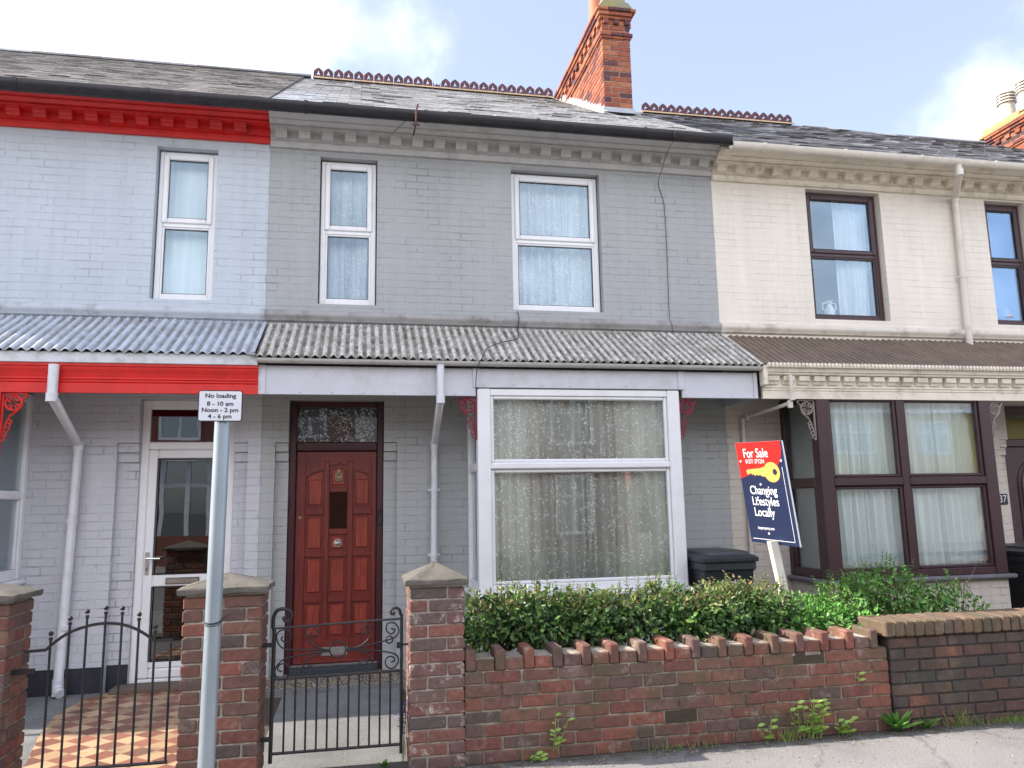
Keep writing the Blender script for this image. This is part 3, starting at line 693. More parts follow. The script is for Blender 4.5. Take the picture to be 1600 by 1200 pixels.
def core(parent, x0, x1):
    mb = MB(); m = 'room_wall'
    mb.box(x0+.002, x0+.1, .281, 7.9, -.1, 5.28, m); mb.box(x1-.1, x1-.002, .281, 7.9, -.1, 5.28, m)
    mb.box(x0+.101, x1-.101, 3.4, 3.5, -.1, 5.28, m); mb.box(x0+.002, x1-.002, 7.901, 8.15, -.1, 5.28, 'brick_cream')
    mb.box(x0+.101, x1-.101, .281, 3.399, 2.72, 2.95, 'room_floor'); mb.box(x0+.101, x1-.101, .281, 3.399, -.1, 0, 'room_floor'); mb.box(x0+.101, x1-.101, .281, 3.399, 5.2, 5.27, m)
    return mb.build('interior', parent)
def door_reveal(mb, xa, xb, xl, xr, zt, mat, zc=1.95):
    """stepped jambs either side of a doorway: opening xa..xb in the wall, door frame between xl and xr"""
    for a, b, s in ((xa, xl, 1), (xr, xb, -1)):
        mb.box(a, b, .07, .279, -.1, zc, mat)
        mb.box(a, b, .045, .279, zc, zc+.085, mat, .004); mb.box(a, b, .022, .279, zc+.088, zc+.172, mat, .004)
        mb.box(a, b, .001, .279, zc+.175, zt, mat)

# ================================================================ house in the middle (grey)
HM = thing('terraced_house', (1.45, 0, 0), 'grey painted terraced house in the middle with varnished red-brown door and white bay window', 'house', 'terraced houses in a row')
holesM = [(-.416, .150, 3.48, 5.003), (1.535, 2.503, 3.48, 5.003), (-.775, .36, -.12, 2.53), (1.12, 2.93, .72, 2.6)]
shell(HM, -.899, 3.801, holesM, lambda z: 'brick_grey'); core(HM, -.899, 3.801)
mb = MB(); door_reveal(mb, -.775, .36, -.655, .235, 2.53, 'brick_grey'); mb.build('door_jamb', HM)
cornice(-.897, 3.80, 'grey_moulding', HM, .05); string_course(-.899, 3.80, 'band_grey', HM)
roofM = slates(-.899, 3.80, 'slate_mid', HM, ex=.165, patch=(-.95, -.30, 'slate_patch'), holes=.10, seed=3)
xs = [-.77+.3105*i for i in range(6)]+[-.77+.3105*6]+[-.77+.3105*6+.13+.3105*i for i in range(6)]; crest_row(roofM, [x for i, x in enumerate(xs) if i not in (6,)])
mb = MB(); zb = roofz(4.0); mb.prism([(3.89, zb-.03), (3.98, zb+.045), (4.02, zb+.045), (4.11, zb-.03), (4.0, zb+.02)], xs[6], xs[6]+.126, 'ridge_lichen')
mb.extr([(xs[6]+.005, zb+.04), (xs[6]+.12, zb+.04), (xs[6]+.12, zb+.10), (xs[6]+.09, zb+.07), (xs[6]+.06, zb+.10), (xs[6]+.03, zb+.06), (xs[6]+.005, zb+.12)], 3.988, 4.012, 'crest_dark'); mb.build('broken_ridge_tile', roofM)
gutter(-.899, 3.83, -.45, 5.318, .060, 'black_gutter', HM, 1.13, .005, 1.55)
chM = brick_chimney(HM, 3.15, 3.545, 1.6, 4.3, 6.45, 8.13, 5)
mb = MB(); mb.extr([(3.09, 8.131), (3.60, 8.131), (3.52, 8.23), (3.17, 8.23)], 1.55, 4.3, 'mossy_mortar'); mb.box(3.18, 3.51, 1.62, 1.9, 8.231, 8.33, 'mossy_mortar', .01); mb.build('flaunching', chM)
for yy in (2.36,):
    mb = MB(); mb.lathe(3.33, yy, [(.115, 8.18), (.105, 8.5), (.095, 8.9), (.12, 8.93), (.12, 8.99), (.095, 9.0)], 'terracotta', 20); mb.build('chimney_pot', chM, True)
mb = MB()  # stepped lead and mortar flashing at the foot of the stack
y = 1.6
while y < 3.9:
    z = roofz(y); mb.box(3.128, 3.149, y, y+.118, z-.02, z+.115+random.uniform(0, .03), 'white_flashing'); y += .12
mb.box(3.13, 3.565, 1.575, 1.592, 6.56, 6.70, 'lead'); mb.prism([(1.42, 6.545), (1.59, 6.64), (1.59, 6.655), (1.42, 6.56)], 3.12, 3.58, 'lead'); mb.build('flashing', chM)
sash_window(HM, -.405, .140, 3.49, 4.99, 4.245, .075, 'white_plastic', 'glass_upper'); sash_window(HM, 1.545, 2.493, 3.49, 4.99, 4.245, .075, 'white_plastic', 'glass_upper')
tag(curtain(-.39, .12, 3.5, 4.97, .24, 'net_white', 'leaf-patterned net curtain in the narrow upper window above the red-brown door', leaf=420, seed=4, amp=.03, folds=6), group='net curtains in the windows')
tag(curtain(1.56, 2.48, 3.5, 4.97, .24, 'net_white', 'leaf-patterned net curtain in the wide upper window above the white bay', leaf=760, seed=5, amp=.03, folds=10), group='net curtains in the windows')
# canopy, fascia, gutter
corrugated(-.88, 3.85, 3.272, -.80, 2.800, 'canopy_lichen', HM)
mb = MB(); mb.box(-.84, 1.03, -.70, -.675, 2.482, 2.735, 'white_board', .003); mb.box(1.034, 3.02, -.70, -.675, 2.562, 2.735, 'white_board', .003); mb.box(3.024, 3.80, -.70, -.675, 2.482, 2.735, 'white_board', .003)
mb.box(-.86, -.80, -.712, -.702, 2.482, 2.737, 'white_board', .002); mb.box(1.005, 1.065, -.712, -.7015, 2.56, 2.737, 'white_board', .002); mb.box(2.985, 3.045, -.712, -.7015, 2.56, 2.737, 'white_board', .002); mb.box(3.765, 3.805, -.712, -.7015, 2.48, 2.737, 'white_board', .002)
mb.box(3.781, 3.80, -.674, -.001, 2.482, 2.735, 'white_board')
for x in [-.78+.27*i for i in range(17)]:
    for z in (2.50 if x < 1 or x > 3.05 else 2.585, 2.70): mb.tube([(x, -.7005, z), (x, -.7045, z)], .006, 'chrome', 6)
mb.box(-.84, 3.78, -.672, -.60, 2.56, 2.60, 'room_wall'); mb.box(-.84, 3.78, -.59, -.005, 2.60, 2.612, 'room_wall')
mb.build('fascia', HM)
gutter(-.86, 3.83, -.765, 2.782, .040, 'gutter_pale', HM, .86, .006)
pipe(HM, [(.705, -.765, 2.75), (.705, -.765, 2.45), (.715, -.07, 2.10), (.700, -.06, .0)], .034, 'pipe_white', (1.66, 1.05, .45))
# bay window
def bay(parent, x0, x1, z0, z1, zt, mat, gm, mull=None, post=.12, yb=-.70, sill='white_plastic', base='brick_grey', tw=.06, left=True, glass_l=None):
    mb = MB()
    mb.box(x0, x0+post, yb, yb+post, z0, z1, mat, .008); mb.box(x1-post, x1, yb, yb+post, z0, z1, mat, .008)
    mb.box(x0+post, x1-post, yb+.012, yb+.09, z1-.062, z1, mat, .006); mb.box(x0+post, x1-post, yb+.012, yb+.09, z0, z0+.07, mat, .006)
    # glazing frames: upper and lower lights
    cols = [(x0+post, x1-post)] if mull is None else [(x0+post, mull-.04), (mull+.04, x1-post)]
    if mull is not None: mb.box(mull-.04, mull+.04, yb+.008, yb+.085, z0+.07, z1-.062, mat, .006)
    for a, b in cols:
        mb.box(a, b, yb-.004, yb+.085, zt-tw/2, zt+tw/2, mat, .012)
        frame_rect(mb, a+.001, b-.001, z0+.071, zt-tw/2-.001, .03, yb+.022, yb+.075, mat, .008)
        frame_rect(mb, a+.001, b-.001, zt+tw/2+.001, z1-.063, .03, yb+.022, yb+.075, mat, .008)
    for xs_, wall_end in ((x0, 1), (x1, -1)):
        a, b = (xs_, xs_+.07) if wall_end == 1 else (xs_-.07, xs_)
        mb.box(a, b, -.075, -.001, z0, z1, mat, .006)
        mb.box(a+.004, b-.004, yb+post+.001, -.076, z1-.075, z1, mat, .006); mb.box(a+.004, b-.004, yb+post+.001, -.076, z0, z0+.085, mat, .006)
        mb.box(a+.002, b-.002, yb+post+.001, -.076, zt-tw*.6, zt+tw*.6, mat, .010)
        mb.box(a+.012, b-.012, -.118, -.0765, z0+.086, zt-.04, mat, .005); mb.box(a+.012, b-.012, yb+post+.0015, yb+post+.04, z0+.086, zt-.04, mat, .005)
    w = mb.build('bay_window', parent)
    for a, b in cols:
        pane(a+.03, b-.03, z0+.10, zt-tw/2-.03, yb+.045, gm, w); pane(a+.03, b-.03, zt+tw/2+.03, z1-.09, yb+.045, gm, w)
    for xs_, sg in ((x0+.03, 1), (x1-.036, -1)):
        for (c, d) in ((z0+.085, zt-.04), (zt+.04, z1-.075)):
            mb = MB(); mb.box(xs_, xs_+.006, yb+post+.002, -.077, c, d, gm); mb.build('pane', w)
    mb = MB(); mb.box(x0-.05, x1+.05, yb-.06, -.001, z0-.045, z0-.002, sill, .012); mb.build('sill', w)
    mb = MB(); mb.box(x0+.01, x1-.01, yb+.01, yb+.20, -.12, z0-.047, base); mb.box(x0+.01, x0+.2, yb+.201, -.001, -.12, z0-.047, base); mb.box(x1-.2, x1-.01, yb+.201, -.001, -.12, z0-.047, base); mb.build('bay_base', parent)
    mb = MB(); mb.box(x0+.02, x1-.02, yb+.03, -.001, z1+.004, z1+.03, 'room_wall'); mb.build('bay_ceiling', parent)
    return w
bay(HM, 1.045, 2.99, .735, 2.552, 1.85, 'white_plastic', 'glass')
tag(curtain(1.12, 2.92, .76, 2.53, -.58, 'net_sheer', 'cream leaf-patterned net curtain across the big white bay window', folds=22, leaf=1900, seed=8, amp=.03), group='net curtains in the windows')
mb = MB(); 
for a, b in ((1.13, 1.72), (2.35, 2.92)):   # heavier side curtains behind the net, parted in the middle
    pass
tag(curtain(1.10, 1.66, .76, 2.53, -.50, 'net_cream', 'plain cream side curtain at the left of the white bay window', folds=8, seed=9, amp=.028, name='side_curtain'), group='side curtains in the bay')
tag(curtain(2.40, 2.93, .76, 2.53, -.50, 'net_cream', 'plain cream side curtain at the right of the white bay window', folds=8, seed=10, amp=.028, name='side_curtain'), group='side curtains in the bay')
bracket(HM, 1.044, 2.478, -1, 'bracket_maroon', .95); bracket(HM, 2.995, 2.478, 1, 'bracket_maroon', .95)
# front door
mb = MB(); fy = .10
mb.box(-.655, -.588, fy, fy+.11, -.03, 2.53, 'maroon_frame', .008); mb.box(.172, .235, fy, fy+.11, -.03, 2.53, 'maroon_frame', .008)
mb.box(-.587, .171, fy+.003, fy+.107, 2.475, 2.53, 'maroon_frame', .006); mb.box(-.587, .171, fy+.003, fy+.107, 2.05, 2.135, 'maroon_frame', .010)
mb.box(-.587, .171, fy-.006, fy+.002, 2.075, 2.10, 'maroon_frame', .003); mb.build('door_frame', HM)
trans = pane(-.586, .170, 2.136, 2.474, fy+.05, 'glass', HM); trans.name = 'transom_pane'
dy = fy+.045
mb = MB(); 
cols = ((-.495, -.325), (-.275, -.105), (-.052, .118)); rows = ((.305, .625), (.70, 1.045), (1.105, 1.44))
hole = [(-.272, -.108, 1.31, 1.655)]
wall_holes(mb, -.585, .169, .085, 2.045, dy+.013, dy+.045, hole, lambda z: 'door_wood')
# stiles and rails stand proud of the panel field
def rail(a, b, c, d): mb.box(a, b, dy-.006, dy+.0125, c, d, 'door_wood', .004)
rail(-.585, -.497, .085, 2.045); rail(.120, .169, .085, 2.045); rail(-.3235, -.2765, .303, 1.95); rail(-.1035, -.0535, .303, 1.95)
rail(-.4965, .1195, .085, .302); rail(-.4965, -.325, .627, .698); rail(-.275, -.105, .627, .698); rail(-.052, .1195, .627, .698)
for a, b in ((-.4965, -.325), (-.052, .1195)): rail(a, b, 1.047, 1.103); rail(a, b, 1.442, 1.512)
rail(-.275, -.105, 1.047, 1.10); rail(-.275, -.105, 1.255, 1.308); rail(-.275, -.105, 1.657, 1.70)
# arched top rails
mb.extr([(-.4965, 2.044), (-.4965, 1.80), (-.45, 1.835), (-.325, 1.875), (-.325, 2.044)], dy-.006, dy+.0125, 'door_wood')
mb.extr([(.1195, 2.044), (.1195, 1.80), (.075, 1.835), (-.0525, 1.875), (-.0525, 2.044)][::-1], dy-.006, dy+.0125, 'door_wood')
mb.extr([(-.275, 2.044), (-.275, 1.91), (-.22, 1.92), (-.19, 1.935), (-.16, 1.92), (-.105, 1.91), (-.105, 2.044)], dy-.006, dy+.0125, 'door_wood')
mb.box(-.324, -.276, dy-.006, dy+.0125, 1.951, 2.044, 'door_wood'); mb.box(-.104, -.053, dy-.006, dy+.0125, 1.951, 2.044, 'door_wood')
door = mb.build('front_door', HM)
def raised(a, b, c, d, top=None):
    mb = MB(); mb.box(a+.022, b-.022, dy+.001, dy+.02, c+.022, d-.022, 'door_panel_wood', .012)
    if top: mb.extr([(a+.024, d-.023), (b-.024, d-.023), *top], dy+.004, dy+.02, 'door_panel_wood')
    mb.build('raised_panel', door)
for a, b in cols:
    for c, d in rows[:2]: raised(a, b, c, d)
raised(-.495, -.325, 1.105, 1.44); raised(-.052, .118, 1.105, 1.44); raised(-.275, -.105, 1.10, 1.255)
raised(-.495, -.325, 1.512, 1.80, [(-.349, 1.845), (-.42, 1.825), (-.471, 1.79)]); raised(-.052, .118, 1.512, 1.80, [(.094, 1.79), (.05, 1.822), (-.028, 1.845)])
raised(-.275, -.105, 1.70, 1.90)
mb = MB(); mb.box(-.2715, -.1085, dy+.02, dy+.026, 1.3105, 1.6545, 'glass_tint'); mb.build('pane', door)
mb = MB(); cx, cz = -.19, 1.80
mb.tube([(cx+.030*math.sin(t), dy-.012, cz-.006-.034*math.cos(t)) for t in [i*2*PI/18 for i in range(19)]], .0065, 'brass_old', 8)
mb.extr([(cx-.034, cz+.035), (cx+.034, cz+.035), (cx+.026, cz), (cx, cz-.028), (cx-.026, cz)], dy-.008, dy, 'brass_old'); mb.extr([(cx-.014, cz+.036), (cx+.014, cz+.036), (cx+.018, cz+.06), (cx, cz+.078), (cx-.018, cz+.06)], dy-.010, dy, 'brass_old'); mb.ball((cx, dy-.014, cz+.03), .014, 'brass_old'); mb.ball((cx, dy-.016, cz-.042), .010, 'brass_old')
mb.build('door_knocker', door, True)
mb = MB(); seg = [(.001, 0), (.022, -.006), (.030, -.020), (.026, -.034), (.012, -.044), (.0005, -.046)]
for i in range(len(seg)-1):
    b = len(mb.v); n = 18
    for r_, q in (seg[i], seg[i+1]): mb.v += [(-.192+r_*math.cos(2*PI*k/n), dy+q, 1.175+r_*math.sin(2*PI*k/n)) for k in range(n)]
    for k in range(n): mb.face([b+k, b+(k+1) % n, b+n+(k+1) % n, b+n+k], 'chrome')
mb.tube([(-.192, dy, 1.175), (-.192, dy-.004, 1.175)], .038, 'chrome', 20); mb.build('door_knob', door, True)
mb = MB(); mb.tube([(-.545, dy, 1.42), (-.545, dy-.012, 1.42)], .016, 'brass_old', 12); mb.build('lock', door, True)
mb = MB(); mb.box(-.325, -.085, dy-.008, dy-.0005, .145, .225, 'chrome', .003); mb.box(-.30, -.11, dy-.012, dy-.0085, .165, .205, 'chrome', .002); mb.build('letter_plate', door)
mb = MB(); mb.box(-.60, .19, fy-.02, fy+.10, .062, .083, 'chrome', .004); mb.box(-.60, .19, -.03, fy+.08, .005, .061, 'mat_rubber', .004); mb.build('threshold', HM)
mb = MB(); mb.box(.182, .226, fy-.03, fy-.0005, 1.34, 1.44, 'black_iron', .006); mb.tube([(.205, fy-.02, 1.44), (.192, fy-.025, 1.46), (.20, fy-.03, 1.485), (.215, fy-.02, 1.475)], .006, 'black_iron', 6); mb.build('door_latch', HM)
mb = MB(); mb.box(-.668, -.640, .075, .0995, 1.50, 1.60, 'black_iron', .004); mb.build('doorbell', HM)
tag(curtain(-.575, .16, 2.14, 2.47, .185, 'lace', 'patterned lace curtain behind the glass over the red-brown door', folds=8, seed=3, amp=.006, leaf=260, name='lace_curtain'), group='net curtains in the windows')
# iron bracket for an old aerial and trailing cable
mb = MB(); mb.tube([(.500, -.53, 5.155), (.506, -.53, 5.30), (.520, -.54, 5.36)], .010, 'rust', 6); mb.tube([(.515, -.53, 5.30), (.27, -.25, 5.17)], .006, 'cable_grey', 5); mb.extr([(.46, 5.145), (.54, 5.145), (.505, 5.18)], -.538, -.522, 'rust'); mb.tube([(.50, -.52, 5.16), (.50, -.20, 5.20)], .008, 'rust', 6); mb.build('iron_bracket', HM)

# ================================================================ left house (pale blue grey with red mouldings)
HL = thing('terraced_house', (-3.25, 0, 0), 'pale blue-grey terraced house at the left with bright red cornice and canopy board', 'house', 'terraced houses in a row')
holesL = [(-1.952, -1.391, 3.48, 5.003), (-2.15, -1.02, -.12, 2.53), (-4.6, -2.95, .9, 2.6), (-4.35, -3.4, 3.48, 5.003)]
shell(HL, -5.60, -.901, holesL, lambda z: 'brick_blue_grey' if z > 3.0 else 'brick_porch_left'); core(HL, -5.60, -.901)
mb = MB(); door_reveal(mb, -2.15, -1.02, -1.975, -1.145, 2.53, 'brick_porch_left'); mb.build('door_jamb', HL)
mb = MB(); mb.box(-2.87, -2.151, -.008, -.0005, -.12, .178, 'black_plinth'); mb.box(-2.149, -1.976, .062, .0695, -.12, .178, 'black_plinth'); mb.build('plinth', HL)
cornice(-5.60, -.899, 'red_paint', HL, .12, .03); string_course(-5.60, -.901, 'band_blue_grey', HL)
roofL = slates(-5.60, -.901, 'slate_left', HL, w=.20, ex=.125, holes=.02, seed=11, ez=5.345, rz=8.155); plain_ridge(roofL, -5.6, -.80, 8.155)
gutter(-5.60, -.901, -.45, 5.320, .060, 'black_gutter', HL, 1.1, .005, 1.6)
sash_window(HL, -1.94, -1.402, 3.49, 4.99, 4.245, .085, 'white_plastic', 'glass_upper'); sash_window(HL, -4.34, -3.41, 3.49, 4.99, 4.245, .085, 'white_plastic', 'glass_upper')
# vertical blind
rnd = random.Random(3); mb = MB(); x = -1.90
while x < -1.44:
    a = rnd.uniform(-.006, .006); mb.poly([(x, .23, 3.5), (x+.088, .245+a, 3.5), (x+.088, .245, 4.97), (x, .23, 4.97)], 'blind_white'); x += .078
mb.leafy = True; tag(mb.build('vertical_blind'), 'white vertical slat blind in the upper window of the blue-grey house', 'blind')
corrugated(-5.60, -.882, 3.280, -.80, 2.822, 'canopy_metal', HL, .0815, .013)
mb = MB(); F = -.72
mb.box(-5.6, -.862, F-.05, F, 2.722, 2.812, 'fascia_left_white', .004); mb.box(-.92, -.875, -.83, -.70, 2.80, 2.82, 'lead', .004)
mb.build('box_gutter', HL)
mb = MB(); mb.prism([(F-.035, 2.721), (F-.035, 2.70), (F-.025, 2.695), (F-.022, 2.675), (F-.005, 2.64), (F+.004, 2.612), (F-.006, 2.606), (F-.006, 2.594), (F+.004, 2.590), (F-.006, 2.582), (F-.006, 2.571), (F+.004, 2.567), (F-.008, 2.558), (F-.008, 2.478), (F+.03, 2.478), (F+.03, 2.721)], -5.6, -.858, 'red_paint'); mb.build('fascia', HL)
mb = MB(); mb.box(-5.6, -.86, -.68, -.002, 2.60, 2.612, 'room_wall'); mb.build('soffit', HL)
pipe(HL, [(-2.445, -.775, 2.70), (-2.445, -.775, 2.44), (-2.45, -.075, 2.10), (-2.488, -.065, .08), (-2.478, -.09, .025), (-2.44, -.135, .0)], .040, 'pipe_white', ())
for q in (1.43, .53): mb = MB(); mb.tube([(-2.466, -.066, q+.02), (-2.467, -.066, q-.02)], .046, 'pipe_white', 14); mb.build('pipe_clip', HL, True)
bay(HL, -4.75, -2.868, .95, 2.552, 1.66, 'white_plastic', 'glass', base='brick_porch_left')
tag(curtain(-4.65, -2.96, .97, 2.53, -.50, 'net_grey', 'plain net curtain in the bay window at the far left', folds=18, seed=31), group='net curtains in the windows')
mb = MB(); mb.box(-2.935, -2.925, -.62, -.05, .99, 2.5, 'net_grey'); tag(mb.build('roller_blind'), 'grey blind drawn down the side light of the left bay', 'blind')
mb = MB(); mb.box(-2.866, -2.836, -.735, -.65, 1.9, 2.478, 'red_paint', .004); mb.build('bay_post', HL)
bracket(HL, -2.835, 2.476, 1, 'red_paint', .98, -.70)
# white glazed door
mb = MB(); y = .10
mb.box(-1.975, -1.905, y, y+.07, -.03, 2.53, 'white_plastic', .008); mb.box(-1.215, -1.145, y, y+.07, -.03, 2.53, 'white_plastic', .008)
mb.box(-1.9045, -1.2155, y+.002, y+.068, 2.445, 2.53, 'white_plastic', .008); mb.box(-1.9045, -1.2155, y+.002, y+.068, 2.07, 2.14, 'white_plastic', .008)
mb.box(-1.9045, -1.2155, y+.002, y+.068, -.03, .035, 'white_plastic', .008); fr = mb.build('door_frame', HL)
o = pane(-1.904, -1.216, 2.141, 2.444, y+.03, 'glass_dark', HL); o.name = 'transom_pane'
mb = MB(); yd = y-.006
frame_rect(mb, -1.903, -1.217, .037, 2.068, .085, yd, yd+.06, 'white_plastic', .012); mb.box(-1.8175, -1.3025, yd+.001, yd+.059, .83, .94, 'white_plastic', .010); mb.box(-1.8175, -1.3025, yd+.001, yd+.059, .1225, .185, 'white_plastic', .010)
dl = mb.build('front_door', HL)
pane(-1.817, -1.303, .941, 1.982, yd+.03, 'glass_dark', dl); pane(-1.817, -1.303, .186, .829, yd+.03, 'glass_dark', dl)
mb = MB(); frame_rect(mb, -1.822, -1.298, .936, 1.987, .010, yd-.003, yd, 'sign_black'); frame_rect(mb, -1.822, -1.298, .181, .834, .010, yd-.003, yd, 'sign_black'); mb.build('gasket', dl)
mb = MB(); mb.box(-1.885, -1.852, yd-.012, yd-.0005, .94, 1.14, 'chrome', .004); mb.tube([(-1.868, yd-.012, 1.085), (-1.868, yd-.045, 1.085), (-1.75, yd-.05, 1.083)], .009, 'chrome', 8); mb.box(-1.873, -1.864, yd-.0135, yd-.0125, .975, 1.0, 'sign_black'); mb.build('door_handle', dl, True)
mb = MB(); mb.box(-1.70, -1.42, yd-.010, yd-.0005, .855, .905, 'chrome', .003); frame_rect(mb, -1.703, -1.417, .852, .908, .004, yd-.011, yd-.0007, 'sign_black'); mb.build('letter_plate', dl)
mb = MB(); mb.box(-2.06, -1.12, -.16, .095, -.028, .012, 'mat_coir', .006); tag(mb.build('doormat'), 'flat brown doormat in front of the white glazed door', 'doormat')

# ================================================================ right house (cream with brown bay)
HR = thing('terraced_house', (6.15, 0, 0), 'cream painted terraced house at the right with dark brown framed bay window', 'house', 'terraced houses in a row')
holesR = [(4.951, 5.898, 3.48, 5.003), (7.308, 7.87, 3.48, 5.003), (7.14, 8.28, -.12, 2.53), (4.55, 6.30, .72, 2.6)]
shell(HR, 3.803, 8.50, holesR, lambda z: 'brick_cream' if z > 3.0 else 'brick_porch_right'); core(HR, 3.803, 8.50)
mb = MB(); door_reveal(mb, 7.14, 8.28, 7.255, 8.16, 2.53, 'brick_porch_right', 1.96); mb.build('door_jamb', HR)
cornice(3.803, 8.50, 'cream_moulding', HR, .03, -.042); string_course(3.802, 8.50, 'band_cream', HR)
roofR = slates(3.802, 8.50, 'slate_right', HR, w=.25, ex=.15, holes=.12, seed=21, ez=5.275, rz=8.01)
crest_row(roofR, [4.62+.3105*i for i in range(9)], 8.01); plain_ridge(roofR, 7.6, 8.5, 7.985); plain_ridge(roofR, 3.84, 4.60, 8.0)
gutter(3.835, 8.50, -.45, 5.252, .056, 'pipe_cream', HR, .95, .008, 1.25)
pipe(HR, [(6.585, -.45, 5.20), (6.60, -.45, 5.12), (6.86, -.06, 4.97), (6.835, -.06, 3.20)], .038, 'pipe_cream', (4.02,), 'downpipe')
sash_window(HR, 4.962, 5.887, 3.49, 4.99, 4.26, .085, 'brown_upvc', 'glass_upper', .05); sash_window(HR, 7.318, 7.86, 3.49, 4.99, 4.26, .085, 'brown_upvc', 'glass_upper', .05)
tag(curtain(5.42, 5.84, 3.5, 4.96, .22, 'net_white', 'pale curtain drawn to the right side of the dark brown upper window', folds=6, seed=12, amp=.02, swoop=-.05), group='net curtains in the windows')
tag(curtain(7.35, 8.30, 3.5, 4.96, .285, 'net_white', 'pale curtain filling the upper window at the right edge', folds=5, seed=13, amp=.02), group='net curtains in the windows')
corrugated(3.80, 8.50, 3.262, -.80, 2.812, 'canopy_brown', HR, .074, .0075)
mb = MB(); F = -.70
mb.prism([(F, 2.80), (F-.115, 2.80), (F-.125, 2.785), (F-.12, 2.775), (F-.10, 2.768), (F-.09, 2.735), (F-.075, 2.73), (F-.07, 2.712), (F-.05, 2.708), (F-.01, 2.70), (F-.01, 2.612), (F-.022, 2.606), (F-.022, 2.590), (F-.012, 2.584), (F-.012, 2.565), (F-.004, 2.560), (F-.004, 2.482), (F+.03, 2.482), (F+.03, 2.80)], 3.86, 8.50, 'cream_moulding')
x = 3.90
while x < 8.4:
    mb.prism([(F-.011, 2.618), (F-.03, 2.62), (F-.04, 2.645), (F-.058, 2.655), (F-.062, 2.70), (F-.011, 2.70)], x, x+.115, 'cream_moulding'); x += .165
x = 3.88
while x < 8.48: mb.tube([(x, F-.122, 2.815), (x, F-.128, 2.795), (x, F-.122, 2.779)], .0165, 'cream_moulding', 6); x += .04
mb.box(3.83, 3.88, F-.10, F-.001, 2.60, 2.80, 'cream_moulding', .01); mb.build('fascia', HR)
mb = MB(); mb.box(3.86, 8.5, -.66, -.002, 2.60, 2.612, 'room_wall'); mb.build('soffit', HR)
pipe(HR, [(4.115, -.79, 2.70), (4.115, -.80, 2.50), (4.11, -.76, 2.43), (4.02, -.07, 2.38), (3.975, -.045, 2.33), (3.985, -.045, .0)], .021, 'pipe_cream', ())
wR = bay(HR, 4.43, 6.42, .735, 2.552, 1.665, 'brown_upvc', 'glass', mull=5.365, post=.135, sill='grey_sill', base='brick_porch_right', tw=.085)
tag(curtain(4.56, 6.30, .76, 2.53, -.55, 'net_green', 'pale green-white curtain hanging in soft folds across the brown bay window', folds=20, seed=14, amp=.035), group='net curtains in the windows')
mb = MB(); mb.box(4.52, 4.526, -.62, -.06, .78, 2.5, 'net_grey'); tag(mb.build('roller_blind'), 'grey-green blind in the side light of the brown bay', 'blind')
bracket(HR, 4.428, 2.478, -1, 'bracket_taupe', .98); bracket(HR, 6.423, 2.478, 1, 'bracket_taupe', .95)
mb = MB(); y = .10
mb.box(7.256, 7.33, y, y+.1, -.03, 2.53, 'brown_upvc', .008); mb.box(8.09, 8.16, y, y+.1, -.03, 2.53, 'brown_upvc', .008); mb.box(7.331, 8.089, y+.002, y+.098, 2.44, 2.53, 'brown_upvc', .008); mb.box(7.331, 8.089, y+.002, y+.098, 2.06, 2.15, 'brown_upvc', .008); mb.build('door_frame', HR)
o = pane(7.331, 8.089, 2.151, 2.439, y+.04, 'glass_dark', HR); o.name = 'transom_pane'
mb = MB(); mb.box(7.332, 8.088, y+.03, y+.07, .04, 2.058, 'brown_upvc', .004)
for r_ in (.20, .25): mb.tube([(7.70+r_*math.cos(t), y+.028, 1.62+r_*math.sin(t)*1.2) for t in [PI*i/16 for i in range(17)]]+[(7.70-r_, y+.028, .9)], .012, 'brown_upvc', 6); mb.tube([(7.70+r_, y+.028, 1.62), (7.70+r_, y+.028, .9)], .012, 'brown_upvc', 6)
dr = mb.build('front_door', HR); mb = MB(); mb.extr([(7.70+.19*math.cos(t), 1.62+.19*1.2*math.sin(t)) for t in [PI*i/14 for i in range(15)]]+[(7.51, .92), (7.89, .92)], y+.024, y+.029, 'glass_dark'); mb.build('pane', dr)
mb = MB(); mb.box(7.018, 7.152, -.014, -.001, 1.405, 1.525, 'plaque', .004); pq = mb.build('house_number_plaque', HR)
text_mesh('number', '37', 'sign_white', pq, lambda x, z: (7.085+x, -.0155, 1.465+z), .115, xs=.85)
# vase and ornament on the inner sills
mb = MB(); mb.lathe(5.28, .215, [(.035, 3.50), (.05, 3.53), (.062, 3.60), (.05, 3.66), (.026, 3.70), (.024, 3.725), (.045, 3.75)], 'vase_white', 18)
for sgn in (-1, 1): mb.tube([(5.28+sgn*.05, .215, 3.63), (5.28+sgn*.085, .215, 3.66), (5.28+sgn*.082, .215, 3.72), (5.28+sgn*.03, .215, 3.73)], .007, 'vase_white', 6)
mb.lathe(5.28, .215, [(.0245, 3.695), (.0255, 3.72)], 'vase_pink', 18)
tag(mb.build('vase', None, True), 'small white two-handled vase standing inside the dark brown upper window', 'vase')
mb = MB(); mb.lathe(7.60, .215, [(.05, 3.50), (.03, 3.53), (.02, 3.56), (.02, 3.60), (.105, 3.605), (.085, 3.68), (.05, 3.74), (.04, 3.745)], 'vase_white', 20); mb.lathe(7.60, .215, [(.107, 3.607), (.108, 3.618)], 'vase_pink', 20)
tag(mb.build('table_lamp', None, True), 'cream shaded ornament standing inside the upper window at the right edge', 'lamp')

